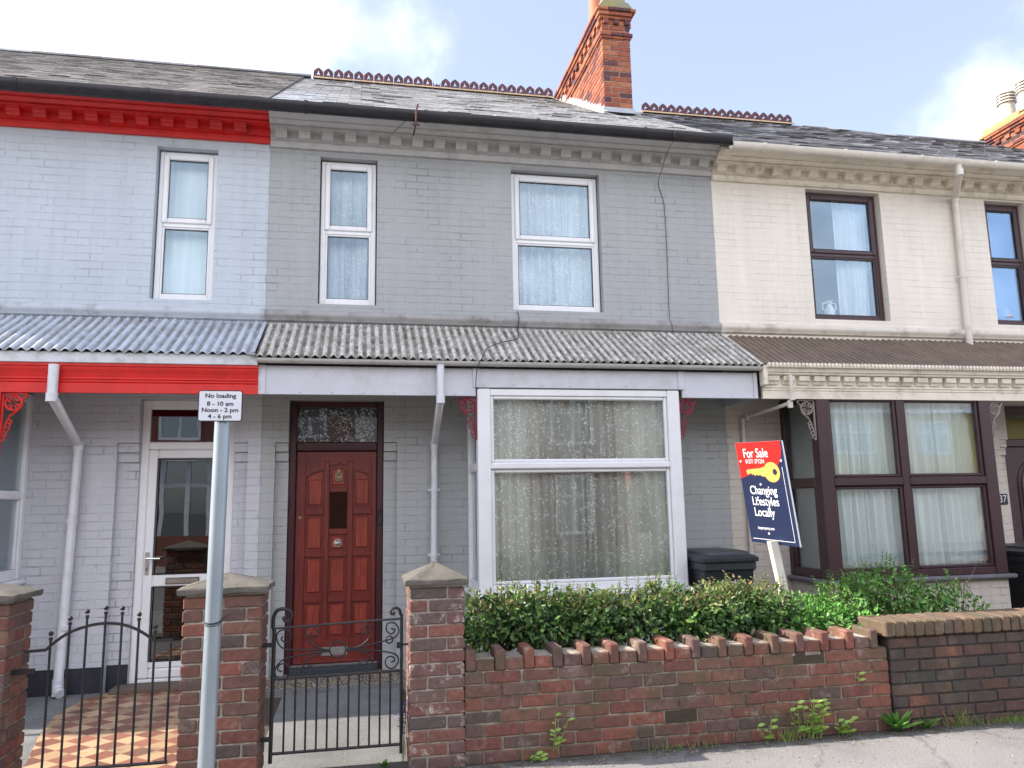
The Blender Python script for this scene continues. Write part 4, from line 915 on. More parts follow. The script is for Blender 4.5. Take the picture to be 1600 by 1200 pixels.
# ================================================================ next house along (only its roof, chimney and pots show)
HN = thing('terraced_house', (10.85, 0, 0), 'next house beyond the cream one, its chimney showing over the ridge at the right', 'house', 'terraced houses in a row')
shell(HN, 8.502, 13.2, [(9.3, 9.9, 3.48, 5.0), (11.3, 12.2, 3.48, 5.0)], lambda z: 'brick_cream'); core(HN, 8.502, 13.2); cornice(8.502, 13.2, 'cream_moulding', HN, 0, -.042); 
for a, b in ((9.31, 9.89), (11.31, 12.19)): sash_window(HN, a, b, 3.49, 4.99, 4.26, .085, 'brown_upvc', 'glass_far', .05)
roofN = slates(8.502, 13.2, 'slate_right', HN, w=.25, ex=.15, holes=.1, seed=22, ez=5.275, rz=7.965); plain_ridge(roofN, 8.5, 13.2, 7.965); gutter(8.502, 13.2, -.45, 5.25, .056, 'pipe_cream', HN)
chN = brick_chimney(HN, 11.15, 11.58, 1.5, 3.75, 6.4, 7.93, 9)
mb = MB(); mb.extr([(11.06, 7.931), (11.66, 7.931), (11.66, 7.97), (11.45, 8.10), (11.25, 8.10), (11.06, 7.97)], 1.45, 3.85, 'ochre_flaunching'); mb.extr([(11.12, 7.98), (11.6, 7.98), (11.50, 8.14), (11.2, 8.14)], 3.05, 3.86, 'ochre_flaunching'); mb.build('flaunching', chN)
def vented_pot(y, x=11.32):
    mb = MB(); pr_ = [(.13, 8.10), (.125, 8.40), (.135, 8.41), (.13, 8.425)]; mb.lathe(x, y, pr_, 'pot_buff', 18)
    mb.lathe(x, y, [(.10, 8.42), (.10, 8.66)], 'sign_black', 14)
    for k in range(4): z = 8.44+.055*k; mb.lathe(x, y, [(.135, z), (.158, z-.004), (.150, z+.022), (.13, z+.028)], 'pot_buff', 18)
    for k in range(6): t = k*PI/3; mb.box(x+.13*math.cos(t)-.01, x+.13*math.cos(t)+.01, y+.13*math.sin(t)-.01, y+.13*math.sin(t)+.01, 8.43, 8.64, 'pot_buff')
    mb.lathe(x, y, [(.135, 8.635), (.125, 8.66), (.08, 8.69), (.001, 8.70)], 'pot_buff', 18); return mb.build('chimney_pot', chN, True)
vented_pot(3.42); vented_pot(3.0)

# ================================================================ garden walls and piers
rndw = random.Random(77)
def pier(name_label, x0, x1, y0, y1, n, mat, mort, capz, seed, ov=.032, ch=.0735):
    rnd = random.Random(seed); t = thing('brick_pier', ((x0+x1)/2, (y0+y1)/2, 0), name_label, 'gate pier', 'brick gate piers along the pavement')
    mb = MB(); mb.box(x0+.010, x1-.010, y0+.010, y1-.010, -.1, n*ch, mort)
    def front(a, b, c, d, k): pressed_brick(mb, a, b, y0, y0+.10, c, d, mat, rnd, .006, .0025)
    def left(a, b, c, d, k): pressed_brick(mb, x0, x0+.1, a, b, c, d, mat, rnd, .006, .0025)
    def right(a, b, c, d, k): pressed_brick(mb, x1-.1, x1, a, b, c, d, mat, rnd, .006, .0025)
    def back(a, b, c, d, k): pressed_brick(mb, a, b, y1-.10, y1, c, d, mat, rnd, .006, .0025)
    bond(mb, x0, x1, -.004, n, front, rnd, ch); bond(mb, y0+.110, y1-.11, -.004, n, left, rnd, ch, start=1); bond(mb, y0+.110, y1-.11, -.004, n, right, rnd, ch, start=1); bond(mb, x0, x1, -.004, n, back, rnd, ch)
    mb.build('brickwork', t)
    z = n*ch; mb = MB(); cx, cy = (x0+x1)/2, (y0+y1)/2; a0, a1, b0, b1 = x0-ov, x1+ov, y0-ov, y1+ov; zt = z+.036
    N = 6; base = len(mb.v)
    def jit(p): return (p[0]+rnd.uniform(-.003, .003), p[1]+rnd.uniform(-.003, .003), p[2]+rnd.uniform(-.003, .003))
    rings = []
    for (s_, h) in ((.96, z), (1.0, z+.008), (1.0, zt-.008), (.985, zt), (.5, zt+(capz-zt)*.5), (.04, capz)):
        ring = []
        for i in range(4*N):
            e, q = divmod(i, N); f = q/N
            P = [(-1+2*f, -1), (1, -1+2*f), (1-2*f, 1), (-1, 1-2*f)][e]
            ring.append(jit((cx+P[0]*(a1-a0)/2*s_, cy+P[1]*(b1-b0)/2*s_, h)))
        rings.append(len(mb.v)); mb.v += ring
    for i in range(len(rings)-1):
        for k in range(4*N): l = (k+1) % (4*N); mb.face([rings[i]+k, rings[i]+l, rings[i+1]+l, rings[i+1]+k], 'concrete_cap')
    mb.face([rings[-1]+k for k in range(4*N)], 'concrete_cap'); mb.face([rings[0]+k for k in range(4*N)][::-1], 'concrete_cap')
    mb.build('cap', t); return t
pier('red brick gate pier with grey pyramid cap at the left edge beside the ball-topped gate', -2.30, -1.85, -2.80, -2.47, 14, 'pier_brick', 'mortar_grey', 1.14, 1)
PM = pier('red brick gate pier standing between the two iron gates behind the metal sign pole', -.965, -.535, -2.80, -2.47, 14, 'pier_brick', 'mortar_pale', 1.135, 2)
pier('weathered brick gate pier stained white between the scrolled gate and the dark hedge', .305, .632, -2.80, -2.47, 14, 'pier_brick_pale', 'mortar_pale', 1.160, 3, .026, .0738)
GW = thing('garden_wall', (2.05, -2.69, 0), 'low red brick garden wall with crenellated top in front of the dark hedge', 'wall', 'low brick walls along the pavement')
mb = MB(); X0, X1 = .634, 3.455; mb.box(X0, X1, -2.788, -2.575, -.1, .519, 'mortar_grey')
gone = {(0, 3), (3, 11), (5, 9)}
cnt = {}
def gput(a, b, c, d, k):
    cnt[k] = cnt.get(k, -1)+1
    # spalled and missing bricks
    if k == 6 and 2.72 < (a+b)/2 < 2.98: mb.box(a, b, -2.7895, -2.72, c-.004, d+.004, 'soil'); return
    if k == 2 and 1.84 < (a+b)/2 < 2.04: mb.box(a, b, -2.7895, -2.72, c-.004, d+.004, 'soil'); return
    dip = rndw.choice((0, 0, 0, .003, .006)); pressed_brick(mb, a, b, -2.80+dip, -2.70, c, d, 'garden_brick', rndw, .006, .0025)
bond(mb, X0, X1, 0, 7, gput, rndw)
mb.build('brickwork', GW); mb = MB(); x = X0+.002
while x < X1-.05:
    pressed_brick(mb, x, x+.062, -2.806+rndw.uniform(0, .005), -2.585, .520, .642, 'garden_brick', rndw, .009, .003); x += .068
    if x+.106 < X1:
        pressed_brick(mb, x, x+.106, -2.80, -2.585, .521, .592, 'garden_brick', rndw, .007, .0025); mb.box(x, x+.106, -2.79, -2.59, .50, .5935, 'mortar_pale')
    x += .112
mb.build('coping', GW)
GR = thing('garden_wall', (5.5, -2.69, 0), 'dark sooty brick garden wall with orange-brown brick coping at the right', 'wall', 'low brick walls along the pavement')
mb = MB(); X0, X1 = 3.468, 9.5; mb.box(X0, X1, -2.803, -2.575, -.1, .588, 'mortar_dark')
bond(mb, X0, X1, -.012, 8, lambda a, b, c, d, k: pressed_brick(mb, a, b, -2.812, -2.71, c, d, 'dark_brick', rndw, .006, .002), rndw)
mb.build('brickwork', GR); mb = MB(); x = X0-.04; mb.box(x, X1, -2.83, -2.555, .60, .682, 'mortar_grey')
while x < X1: pressed_brick(mb, x, x+.064, -2.845, -2.54, .590, .690, 'coping_brick', rndw, .008, .003); x += .0745
mb.build('coping', GR)
# ================================================================ gates
def cr_(pts, n=5):
    P = [Vector(p) for p in pts]; P = [P[0]*2-P[1]]+P+[P[-1]*2-P[-2]]; out = []
    for i in range(1, len(P)-2):
        for k in range(n):
            t = k/n; a, b, c, d = P[i-1:i+3]
            out.append(.5*((2*b)+(-a+c)*t+(2*a-5*b+4*c-d)*t*t+(-a+3*b-3*c+d)*t**3))
    out.append(P[-2]); return out
GY = -2.70
def G(cx, cy):
    u, v = 410+cx/6.667, 930+cy/6.667; return (-.47+(u-430)*.00371, GY, .812-(v-982)*.00358-(u-430)*.000163)
g = thing('iron_gate', (-.1, GY, .1), 'black wrought iron gate with scrolls and curled posts in front of the red-brown door', 'gate', 'black iron gates')
fl = 'black_iron'
mb = MB(); mb.tube([(-.478, GY, .07), (-.474, GY, .80)]+[Vector(p) for p in cr_([G(112, 330), G(115, 230), G(150, 160), G(210, 140), G(275, 160), G(300, 210), G(280, 260), G(235, 270), G(215, 238), G(242, 222)])], .0115, fl, 8, r1=.008); mb.build('gate_post', g, True)
mb = MB(); mb.tube([(.262, GY, .07), (.264, GY, .86)]+[Vector(p) for p in cr_([G(1440, 200), G(1430, 150), G(1390, 125), G(1345, 145), G(1335, 185), G(1365, 197), G(1372, 172)])], .0095, fl, 8, r1=.007); mb.build('gate_post', g, True)
for z0, z1, w in ((.812, .836, .007), (.528, .537, .009), (.120, .120, .009)):
    mb = MB(); mb.tube([(-.466, GY, z0), (.258, GY, z1)], w, fl, 6, .7); mb.build('rail', g, True)
for i in range(11):
    x = -.466+.0605*(i+1)-.002; mb = MB(); mb.tube([(x, GY, .120), (x, GY, .530)], .0065, fl, 6); mb.build('bar', g, True)
SC = [[(690, 575), (590, 555), (500, 500), (450, 430), (440, 370), (480, 330), (540, 340), (575, 385), (560, 435), (510, 440), (495, 400), (525, 390)],
 [(690, 590), (620, 600), (530, 640), (460, 690), (415, 770), (430, 840), (490, 855), (535, 820), (530, 760), (490, 730), (470, 770)],
 [(700, 575), (590, 575), (400, 572), (250, 565), (180, 520), (150, 440), (170, 380), (240, 360), (300, 400), (290, 470), (240, 490), (200, 460), (215, 425)],
 [(690, 585), (580, 600), (260, 660), (160, 740), (145, 820), (190, 880), (260, 860), (285, 790), (250, 720), (190, 725), (170, 775), (215, 800)],
 [(860, 570), (1000, 540), (1090, 470), (1138, 390), (1110, 320), (1050, 325), (1010, 360), (1040, 410), (1090, 395), (1070, 355)],
 [(860, 580), (1000, 550), (1280, 480), (1400, 430), (1420, 350), (1370, 290), (1300, 300), (1290, 370), (1340, 410), (1380, 370), (1340, 350)],
 [(860, 570), (1000, 575), (1290, 600), (1400, 640), (1415, 720), (1350, 780), (1285, 740), (1290, 670), (1350, 650), (1380, 690), (1340, 710)],
 [(860, 585), (960, 578), (1060, 600), (1130, 670), (1140, 750), (1080, 800), (1010, 760), (1020, 700), (1070, 690), (1090, 740)],
 [(780+84*math.cos(t), 570+86*math.sin(t)) for t in [2*PI*i/16 for i in range(17)]], [(1320+38*math.cos(t), 470+38*math.sin(t)) for t in [2*PI*i/12 for i in range(13)]]]
for k, sc in enumerate(SC):
    mb = MB(); mb.tube(cr_([G(*p) for p in sc], 4), .0048, fl, 6, 1.3); mb.build('scroll', g, True)
mb = MB(); mb.box(.235, .262, GY-.012, GY+.012, .665, .70, fl, .003); mb.box(.262, .305, GY-.006, GY+.006, .68, .69, fl); mb.build('latch', g)
for z in (.72, .20): mb = MB(); mb.box(-.535, -.470, GY-.01, GY+.01, z-.012, z+.012, fl, .003); mb.build('hinge', g)
g2 = thing('iron_gate', (-1.4, GY, .1), 'black iron gate with an arched top and ball finials in front of the tiled path', 'gate', 'black iron gates')
bars = [(-1.669, .841), (-1.576, .918), (-1.489, .952), (-1.393, .968), (-1.306, .962), (-1.216, .925), (-1.127, .852), (-1.040, None)]
for x, zt in bars:
    mb = MB(); mb.tube([(x, GY, .12), (x, GY, (zt or .78)-.02)], .0068, fl, 8)
    if zt: mb.ball((x, GY, zt), .0135, fl); mb.tube([(x, GY, zt-.035), (x, GY, zt-.028), (x, GY, zt-.02)], .0105, fl, 8)
    mb.build('bar', g2, True)
mb = MB(); mb.tube([(-1.80, GY, .752), (-1.76, GY, .752)]+[Vector(p) for p in cr_([(-1.69, GY, .755), (-1.64, GY, .80), (-1.576, GY, .842), (-1.489, GY, .872), (-1.40, GY, .884), (-1.306, GY, .874), (-1.216, GY, .838), (-1.127, GY, .776)])]+[(-1.03, GY, .776)], .0085, fl, 8, .8); mb.build('rail', g2, True)
mb = MB(); mb.tube([(-1.70, GY, .12), (-1.03, GY, .12)], .009, fl, 6); mb.build('rail', g2, True)
for z in (.645,): mb = MB(); mb.box(-1.85, -1.74, GY-.012, GY+.012, z-.014, z+.014, fl, .003); mb.build('hinge', g2)
# ================================================================ no-loading sign on its pole
ps = thing('parking_sign', (-.67, -3.7, 0), 'white no loading sign on a pale grey metal pole in front of the middle pier', 'sign')
mb = MB(); mb.tube([(-.664, -3.7, 0), (-.6545, -3.7, .4), (-.642, -3.7, 1.935)], .0365, 'galvanised', 24); mb.build('pole', ps, True)
mb = MB(); N = 6; rr_ = .012; x0, x1, z0, z1 = -.7475, -.5475, 1.915, 2.064
def rrect(x0, x1, z0, z1, r): return [(cx+r*math.cos(a0+PI/2*i/N), cz+r*math.sin(a0+PI/2*i/N)) for cx, cz, a0 in ((x1-r, z1-r, 0), (x0+r, z1-r, PI/2), (x0+r, z0+r, PI), (x1-r, z0+r, 1.5*PI)) for i in range(N+1)]
mb.extr(rrect(x0, x1, z0, z1, .012), -3.748, -3.745, 'sign_black'); mb.extr(rrect(x0+.0045, x1-.0045, z0+.0045, z1-.0045, .009), -3.7492, -3.7481, 'sign_white'); pl = mb.build('plate', ps)
for i, (tx, dz) in enumerate((("No loading", .047), ("8 - 10 am", .009), ("Noon - 2 pm", -.021), ("4 - 6 pm", -.051))):
    text_mesh('lettering', tx, 'sign_black', pl, lambda x, z, dz=dz: (-.6475+x, -3.7500, 1.9895+dz+z), .0285, xs=1.10, bold=.0007)
mb = MB(); mb.box(-.69, -.60, -3.745, -3.70, 1.975, 2.0, 'galvanised', .002); mb.build('clamp', ps)
mb = MB()
for z in (.992, 1.0, 1.004): mb.tube([(-.651+.039*math.cos(t), -3.7+.039*math.sin(t), z+.012*math.sin(t)) for t in [2*PI*i/16 for i in range(17)]], .002, 'cable_black', 5)
mb.tube([(-.615, -3.7, 1.005), (-.59, -3.72, 1.02), (-.56, -3.71, 1.03)], .0018, 'cable_black', 5); mb.build('wire_tie', ps)
# ================================================================ for sale board
TLc, TRc, BLc, BRc = Vector((2.928, -1.90, 1.955)), Vector((3.036, -2.40, 1.932)), Vector((3.016, -1.90, 1.186)), Vector((3.124, -2.40, 1.163))
nrm = (TRc-TLc).cross(BLc-TLc).normalized()
if nrm.x > 0: nrm = -nrm
def BD(s_, t, h=0.0): return (TLc*(1-s_)+TRc*s_)*(1-t)+(BLc*(1-s_)+BRc*s_)*t+nrm*h
fs = thing('for_sale_board', (3.06, -2.2, .0), 'red and navy estate agent board with a golden key, leaning on a white post', 'sign')
def slab(poly, h0, h1, mat, name, par, edge=None):
    mb = MB(); n = len(poly); b = 0; mb.v += [tuple(BD(*p, h0)) for p in poly]+[tuple(BD(*p, h1)) for p in poly]
    mb.face(list(range(n))[::-1], mat); mb.face(list(range(n, 2*n)), mat)
    for i in range(n): j = (i+1) % n; mb.face([i, j, n+j, n+i], edge or mat)
    return mb.build(name, par)
bd = slab([(0, 0), (1, 0), (1, 1), (0, 1)], 0, .008, 'board_navy', 'board', fs, 'board_white')
mb = MB(); o2 = Vector((.16, .03, 0)); q = [BD(1, 0, 0), BD(1, 1, 0), BD(.05, 1, 0)+Vector((.16, 0, 0)), BD(.05, 0, 0)+Vector((.16, 0, 0))]
mb.v += [tuple(p) for p in q]+[tuple(p+Vector((.008, .004, 0))) for p in q]
for f in ((0, 1, 2, 3), (7, 6, 5, 4), (0, 4, 5, 1), (1, 5, 6, 2), (2, 6, 7, 3), (3, 7, 4, 0)): mb.face(list(f), 'board_white')
mb.build('rear_board', fs)
slab([(.004, .003), (.965, .003), (.962, .09), (.93, .155), (.87, .215), (.80, .262), (.5, .285), (.25, .315), (.06, .352), (.004, .362)], .0085, .0092, 'board_red', 'red_panel', bd)
kc = (.70, .300); kb = [(kc[0]+.165*math.cos(t), kc[1]+.098*math.sin(t)) for t in [2*PI*i/28 for i in range(28)]]
slab(kb, .0098, .0102, 'key_gold', 'key_bow', bd)
slab([(.57, .245), (.45, .262), (.30, .268), (.17, .275), (.15, .295), (.17, .32), (.20, .325), (.22, .31), (.26, .312), (.27, .33), (.30, .315), (.33, .34), (.36, .32), (.40, .335), (.44, .325), (.48, .34), (.57, .345)], .0098, .0101, 'key_gold', 'key_shaft', bd)
slab([(.765+.045*math.cos(t), .298+.030*math.sin(t)) for t in [2*PI*i/16 for i in range(16)]], .0106, .0109, 'key_black', 'key_hole', bd)
slab([(.004, .427), (.996, .427), (.996, .432), (.004, .432)], .0085, .0092, 'key_black', 'seam', bd)
for poly in ([(.92, .25), (.927, .25), (.927, .96), (.92, .96)], [(.05, .958), (.92, .958), (.92, .963), (.05, .963)]): slab(poly, .0085, .0091, 'board_white', 'keyline', bd)
for p in ((.93, .19), (.42, .42), (.06, .19), (.42, .90)): slab([(p[0]+.018*math.cos(t), p[1]+.011*math.sin(t)) for t in [2*PI*i/10 for i in range(10)]], .0098, .012, 'board_white', 'fixing', bd)
def btext(body, s0, t0, size, xs, bold, al='LEFT'): text_mesh('lettering', body, 'board_white', bd, lambda x, z: BD(s0+x/.52, t0-z/.78, .0099), size, al, xs, bold)
btext('For Sale', .14, .115, .10, .86, .0006); btext('01271 371234', .17, .195, .046, .80, .0002)
btext('Changing', .16, .482, .094, .86, .0006); btext('Lifestyles', .17, .590, .094, .86, .0006); btext('Locally', .18, .697, .094, .86, .0006); btext('bopproperty.com', .20, .85, .032, .8, .0003)
mb = MB(); A = Vector((3.00, -2.19, 1.20)); B = Vector((3.10, -2.21, .55)); w = .026
mb.v += [tuple(A+Vector((a, b, 0))) for a, b in ((-.01, -w), (.05, -w), (.05, w), (-.01, w))]+[tuple(B+Vector((a, b, 0))) for a, b in ((-.01, -w), (.05, -w), (.05, w), (-.01, w))]+[tuple(B+(B-A)*.95+Vector((a, b, 0))) for a, b in ((-.01, -w), (.05, -w), (.05, w), (-.01, w))]
for k in (0, 4):
    for i in range(4): j = (i+1) % 4; mb.face([k+i, k+j, k+4+j, k+4+i], 'wood_post')
mb.face([0, 1, 2, 3], 'wood_post'); mb.face([11, 10, 9, 8], 'wood_post'); mb.build('post', fs)
# ================================================================ wheelie bins
def bin_(x, y, rz, label, w=.56, d=.66, h=1.0):
    t = thing('wheelie_bin', (x, y, -.045), label, 'bin', 'black wheelie bins in the front gardens')
    ca, sa = math.cos(rz), math.sin(rz); T = lambda p: (x+p[0]*ca-p[1]*sa, y+p[0]*sa+p[1]*ca, p[2]-.045)
    def loft(mb, rings, mat, c=.04):
        b0 = []
        for (hw, y0, y1, z) in rings:
            b0.append(len(mb.v)); P = []
            for cx, cy, a0 in ((hw-c, y1-c, 0), (-hw+c, y1-c, PI/2), (-hw+c, y0+c, PI), (hw-c, y0+c, 1.5*PI)):
                for i in range(4): P.append(T((cx+c*math.cos(a0+PI/2*i/3), cy+c*math.sin(a0+PI/2*i/3), z)))
            mb.v += P
        for a, b in zip(b0, b0[1:]):
            for k in range(16): l = (k+1) % 16; mb.face([a+k, a+l, b+l, b+k], mat)
        mb.face([b0[0]+k for k in range(16)][::-1], mat); mb.face([b0[-1]+k for k in range(16)], mat)
    mb = MB(); loft(mb, [(w*.37, -d*.36, d*.40, .06), (w*.455, -d*.47, d*.47, h*.84), (w*.46, -d*.475, d*.475, h*.845), (w*.49, -d*.5, d*.5, h*.86), (w*.49, -d*.5, d*.5, h*.915), (w*.47, -d*.48, d*.48, h*.92)], 'bin_plastic'); mb.build('body', t, True)
    mb = MB(); loft(mb, [(w*.51, -d*.54, d*.53, h*.922), (w*.515, -d*.545, d*.535, h*.93), (w*.515, -d*.545, d*.535, h*.955), (w*.47, -d*.49, d*.50, h*.972), (w*.42, -d*.44, d*.45, h*.978), (w*.40, -d*.42, d*.43, h*1.0), (w*.30, -d*.30, d*.36, h*1.012)], 'bin_plastic'); lid = mb.build('lid', t, True)
    mb = MB(); n = 24
    for i in range(n): a = -w*.45+w*.9*i/n; mb.box(a, a+w*.9/n*.5, -d*.549, -d*.543, h*.932, h*.95, 'bin_plastic', 0, T)
    mb.build('lid_rim', lid)
    mb = MB(); mb.box(-w*.42, -w*.30, d*.44, d*.56, h*.955, h*1.0, 'bin_plastic', .008, T); mb.box(w*.30, w*.42, d*.44, d*.56, h*.955, h*1.0, 'bin_plastic', .008, T); mb.box(-w*.42, w*.42, d*.53, d*.57, h*.96, h*.985, 'bin_plastic', .008, T); mb.build('handle', t)
    for s_ in (-1, 1):
        mb = MB(); b = T((s_*w*.40, d*.36, .10)); mb.tube([(b[0]-.025, b[1], b[2]), (b[0]+.025, b[1], b[2])], .10, 'bin_plastic', 16); mb.build('wheel', t, True)
    return t, T
tb, T = bin_(3.29, -.63, .0, 'black wheelie bin with ribbed lid standing behind the hedge beside the white bay', .53, .66, 1.09)
text_mesh('lettering', 'Garden', 'sign_white', tb, lambda x, z: (3.29+x, -.63-.33*.86-.045, .78+z), .07)
bin_(6.90, -.50, .0, 'black wheelie bin at the right edge beside the brown bay and door', .58, .70, 1.03)

# ================================================================ plants
def leaf(mb, p, d, up_, l, w, mat, fold=.25):
    d = d.normalized(); s_ = d.cross(up_); 
    if s_.length < 1e-4: s_ = d.orthogonal()
    s_.normalize(); n = s_.cross(d)
    b = len(mb.v); mid = p+d*l*.5-n*w*fold; tip = p+d*l-n*l*.12
    mb.v += [tuple(p), tuple(p+d*l*.30+s_*w*.42), tuple(p+d*l*.62+s_*w*.38), tuple(tip), tuple(p+d*l*.62-s_*w*.38), tuple(p+d*l*.30-s_*w*.42), tuple(mid)]
    mb.face([b, b+1, b+6], mat); mb.face([b+1, b+2, b+3, b+6], mat); mb.face([b+6, b+3, b+4, b+5], mat); mb.face([b, b+6, b+5], mat)
def rv(r, s_=1): return Vector((r.gauss(0, s_), r.gauss(0, s_), r.gauss(0, s_)))
def bush(name, label, cat, blobs, n, mats, tipmat, seed, l=.038, w=.022, tipz=.8, core='leaf_dark', ymin=-2.9, zmin=.50, sprigs=30, group=None):
    r = random.Random(seed); root = thing(name, (blobs[0][0], blobs[0][1], -.045), label, cat, group)
    mb = MB(); mb.leafy = True; vol = [b[3]*b[4]*b[5] for b in blobs]
    for _ in range(n):
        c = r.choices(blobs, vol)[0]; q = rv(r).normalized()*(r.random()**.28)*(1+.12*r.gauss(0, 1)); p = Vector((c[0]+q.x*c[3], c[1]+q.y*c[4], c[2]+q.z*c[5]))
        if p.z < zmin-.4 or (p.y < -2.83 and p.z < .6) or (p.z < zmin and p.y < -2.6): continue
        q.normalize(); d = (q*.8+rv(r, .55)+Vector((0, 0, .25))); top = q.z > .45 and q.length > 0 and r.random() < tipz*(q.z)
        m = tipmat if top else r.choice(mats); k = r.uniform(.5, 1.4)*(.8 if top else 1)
        leaf(mb, p, d, q+Vector((0, 0, .8))+rv(r, .3), l*k, w*k, m)
    st = MB()
    for _ in range(sprigs):     # upright new shoots with paired leaves
        c = r.choices(blobs, vol)[0]; a = r.uniform(0, 2*PI); k = r.random()**.5*.8; base = Vector((c[0]+c[3]*k*math.cos(a), c[1]+c[4]*k*math.sin(a), c[2]+c[5]*math.sqrt(max(0, 1-k*k))*.85))
        h = r.uniform(.05, .13); lean = Vector((r.gauss(0, .25), r.gauss(0, .25), 1)).normalized(); st.tube([base-lean*.06, base+lean*h], .0018, 'bark', 4)
        for j in range(4):
            t = .35+.65*j/3; pp = base+lean*h*t; a = j*PI/2+r.random()
            for s_ in (0, PI): leaf(mb, pp, Vector((math.cos(a+s_), math.sin(a+s_), .5)), Vector((0, 0, 1)), l*.8*(1.15-t*.5), w*.8*(1.15-t*.5), tipmat if j > 1 else r.choice(mats))
    mb.build('leaves', root)
    for c in blobs:
        for _ in range(3):
            x, y = c[0]+r.uniform(-.6, .6)*c[3], c[1]+r.uniform(-.4, .4)*c[4]; st.tube([(x, y, -.05), (x+r.gauss(0, .02), y+r.gauss(0, .02), .3), (x+r.gauss(0, .06), y+r.gauss(0, .05), c[2]+c[5]*.3)], .006, 'bark', 5, r1=.003)
    st.build('stems', root); return root
def row(x0, x1, n, y, z, rx, ry, rz, dz=.02, seed=1):
    r = random.Random(seed); return [(x0+(x1-x0)*i/(n-1)+r.gauss(0, .02), y+r.gauss(0, .03), z+r.gauss(0, dz), rx*r.uniform(.9, 1.15), ry, rz*r.uniform(.9, 1.1)) for i in range(n)]
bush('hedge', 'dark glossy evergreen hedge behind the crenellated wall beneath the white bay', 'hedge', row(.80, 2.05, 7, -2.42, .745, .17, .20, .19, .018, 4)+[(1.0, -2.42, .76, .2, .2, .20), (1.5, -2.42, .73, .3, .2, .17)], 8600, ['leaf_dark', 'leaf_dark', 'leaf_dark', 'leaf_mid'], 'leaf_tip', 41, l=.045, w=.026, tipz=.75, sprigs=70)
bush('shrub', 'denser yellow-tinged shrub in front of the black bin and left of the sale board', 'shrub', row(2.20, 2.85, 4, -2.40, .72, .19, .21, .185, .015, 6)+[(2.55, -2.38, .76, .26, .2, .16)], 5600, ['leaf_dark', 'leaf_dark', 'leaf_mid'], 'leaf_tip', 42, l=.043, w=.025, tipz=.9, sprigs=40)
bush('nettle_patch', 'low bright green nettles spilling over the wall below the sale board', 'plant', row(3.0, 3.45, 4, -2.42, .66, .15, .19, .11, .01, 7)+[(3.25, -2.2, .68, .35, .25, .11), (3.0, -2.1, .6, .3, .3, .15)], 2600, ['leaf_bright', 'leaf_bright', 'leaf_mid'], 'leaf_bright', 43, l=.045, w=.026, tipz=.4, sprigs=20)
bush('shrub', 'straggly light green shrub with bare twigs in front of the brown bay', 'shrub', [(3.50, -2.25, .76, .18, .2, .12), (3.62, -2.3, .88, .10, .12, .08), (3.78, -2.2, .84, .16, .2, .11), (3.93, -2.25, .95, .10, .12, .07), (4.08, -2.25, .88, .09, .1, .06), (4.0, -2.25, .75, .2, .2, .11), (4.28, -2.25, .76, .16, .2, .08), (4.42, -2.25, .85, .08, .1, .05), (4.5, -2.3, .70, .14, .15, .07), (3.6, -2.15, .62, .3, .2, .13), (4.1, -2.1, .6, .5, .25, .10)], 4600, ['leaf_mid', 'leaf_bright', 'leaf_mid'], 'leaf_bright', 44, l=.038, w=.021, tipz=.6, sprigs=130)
# dry twigs of the straggly shrub
mb = MB(); r = random.Random(5)
for _ in range(26):
    x = r.uniform(3.5, 4.5); p = Vector((x, -2.25+r.gauss(0, .08), .78)); pts = [p]; d = Vector((r.gauss(0, .5), r.gauss(0, .3), 1))
    for k in range(4): d += rv(r, .3); p = p+d.normalized()*.06; pts.append(p)
    mb.tube(pts, .0022, 'bark', 4, r1=.001)
tag(mb.build('dead_twigs'), 'bare dry twigs sticking out above the straggly light green shrub', 'twigs')
def weed(x, label, kind, seed, h=.12, y=-2.835, z=0, n=9, spread=.06):
    r = random.Random(seed); mb = MB(); mb.leafy = True
    if kind == 'rosette':
        for _ in range(n):
            a = r.uniform(PI, 2*PI) if r.random() < .8 else r.uniform(0, 2*PI); d = Vector((math.cos(a), math.sin(a)*.6, r.uniform(.3, 1.6))); leaf(mb, Vector((x+r.gauss(0, .012), y, z+.005)), d, Vector((0, 0, 1)), h*r.uniform(.7, 1.25), h*.23, 'leaf_mid' if r.random() < .7 else 'leaf_bright', .15)
    elif kind == 'grass':
        for _ in range(n):
            b = Vector((x+r.gauss(0, spread), y+r.gauss(0, .012), z)); d = Vector((r.gauss(0, .4), r.gauss(-.15, .25), 1)).normalized(); hh = h*r.uniform(.5, 1.3); s_ = d.cross(Vector((0, 1, 0))).normalized()*.0018
            mb.poly([b-s_, b+s_, b+d*hh*.6+s_*.8, b+d*hh+Vector((d.x*.4, -.1, -.3))*hh*.25, b+d*hh*.6-s_*.8], 'grass_dry' if r.random() < .6 else 'leaf_bright')
    else:
        for _ in range(max(1, n//4)):
            b = Vector((x+r.gauss(0, spread), y, z)); d = Vector((r.gauss(0, .25), -.12, 1)).normalized(); hh = h*r.uniform(.5, 1.2); mb.tube([b, b+d*hh*.5+rv(r, .004), b+d*hh], .0016, 'leaf_lime', 4)
            for j in range(4): a = j*1.9+r.random(); leaf(mb, b+d*hh*(.3+.23*j), Vector((math.cos(a), -abs(math.sin(a)), .35)), Vector((0, -.6, 1)), .05*r.uniform(.7, 1.2), .03, 'leaf_lime', .15)
    return tag(mb.build('weed'), label, 'weed', 'weeds along the foot of the wall')
weed(1.17, 'lime green weed sprouting from a joint halfway up the red wall', 'sprig', 1, .18, -2.815, .05, 12, .012)
weed(1.04, 'small lime seedling at the foot of the red wall near the weathered pier', 'sprig', 2, .06, n=10, spread=.015)
weed(2.53, 'single pale leafed weed beside the grass tuft under the red wall', 'sprig', 3, .12, n=12, spread=.02)
weed(2.67, 'tuft of green grass at the foot of the red wall', 'grass', 4, .08, n=60, spread=.035)
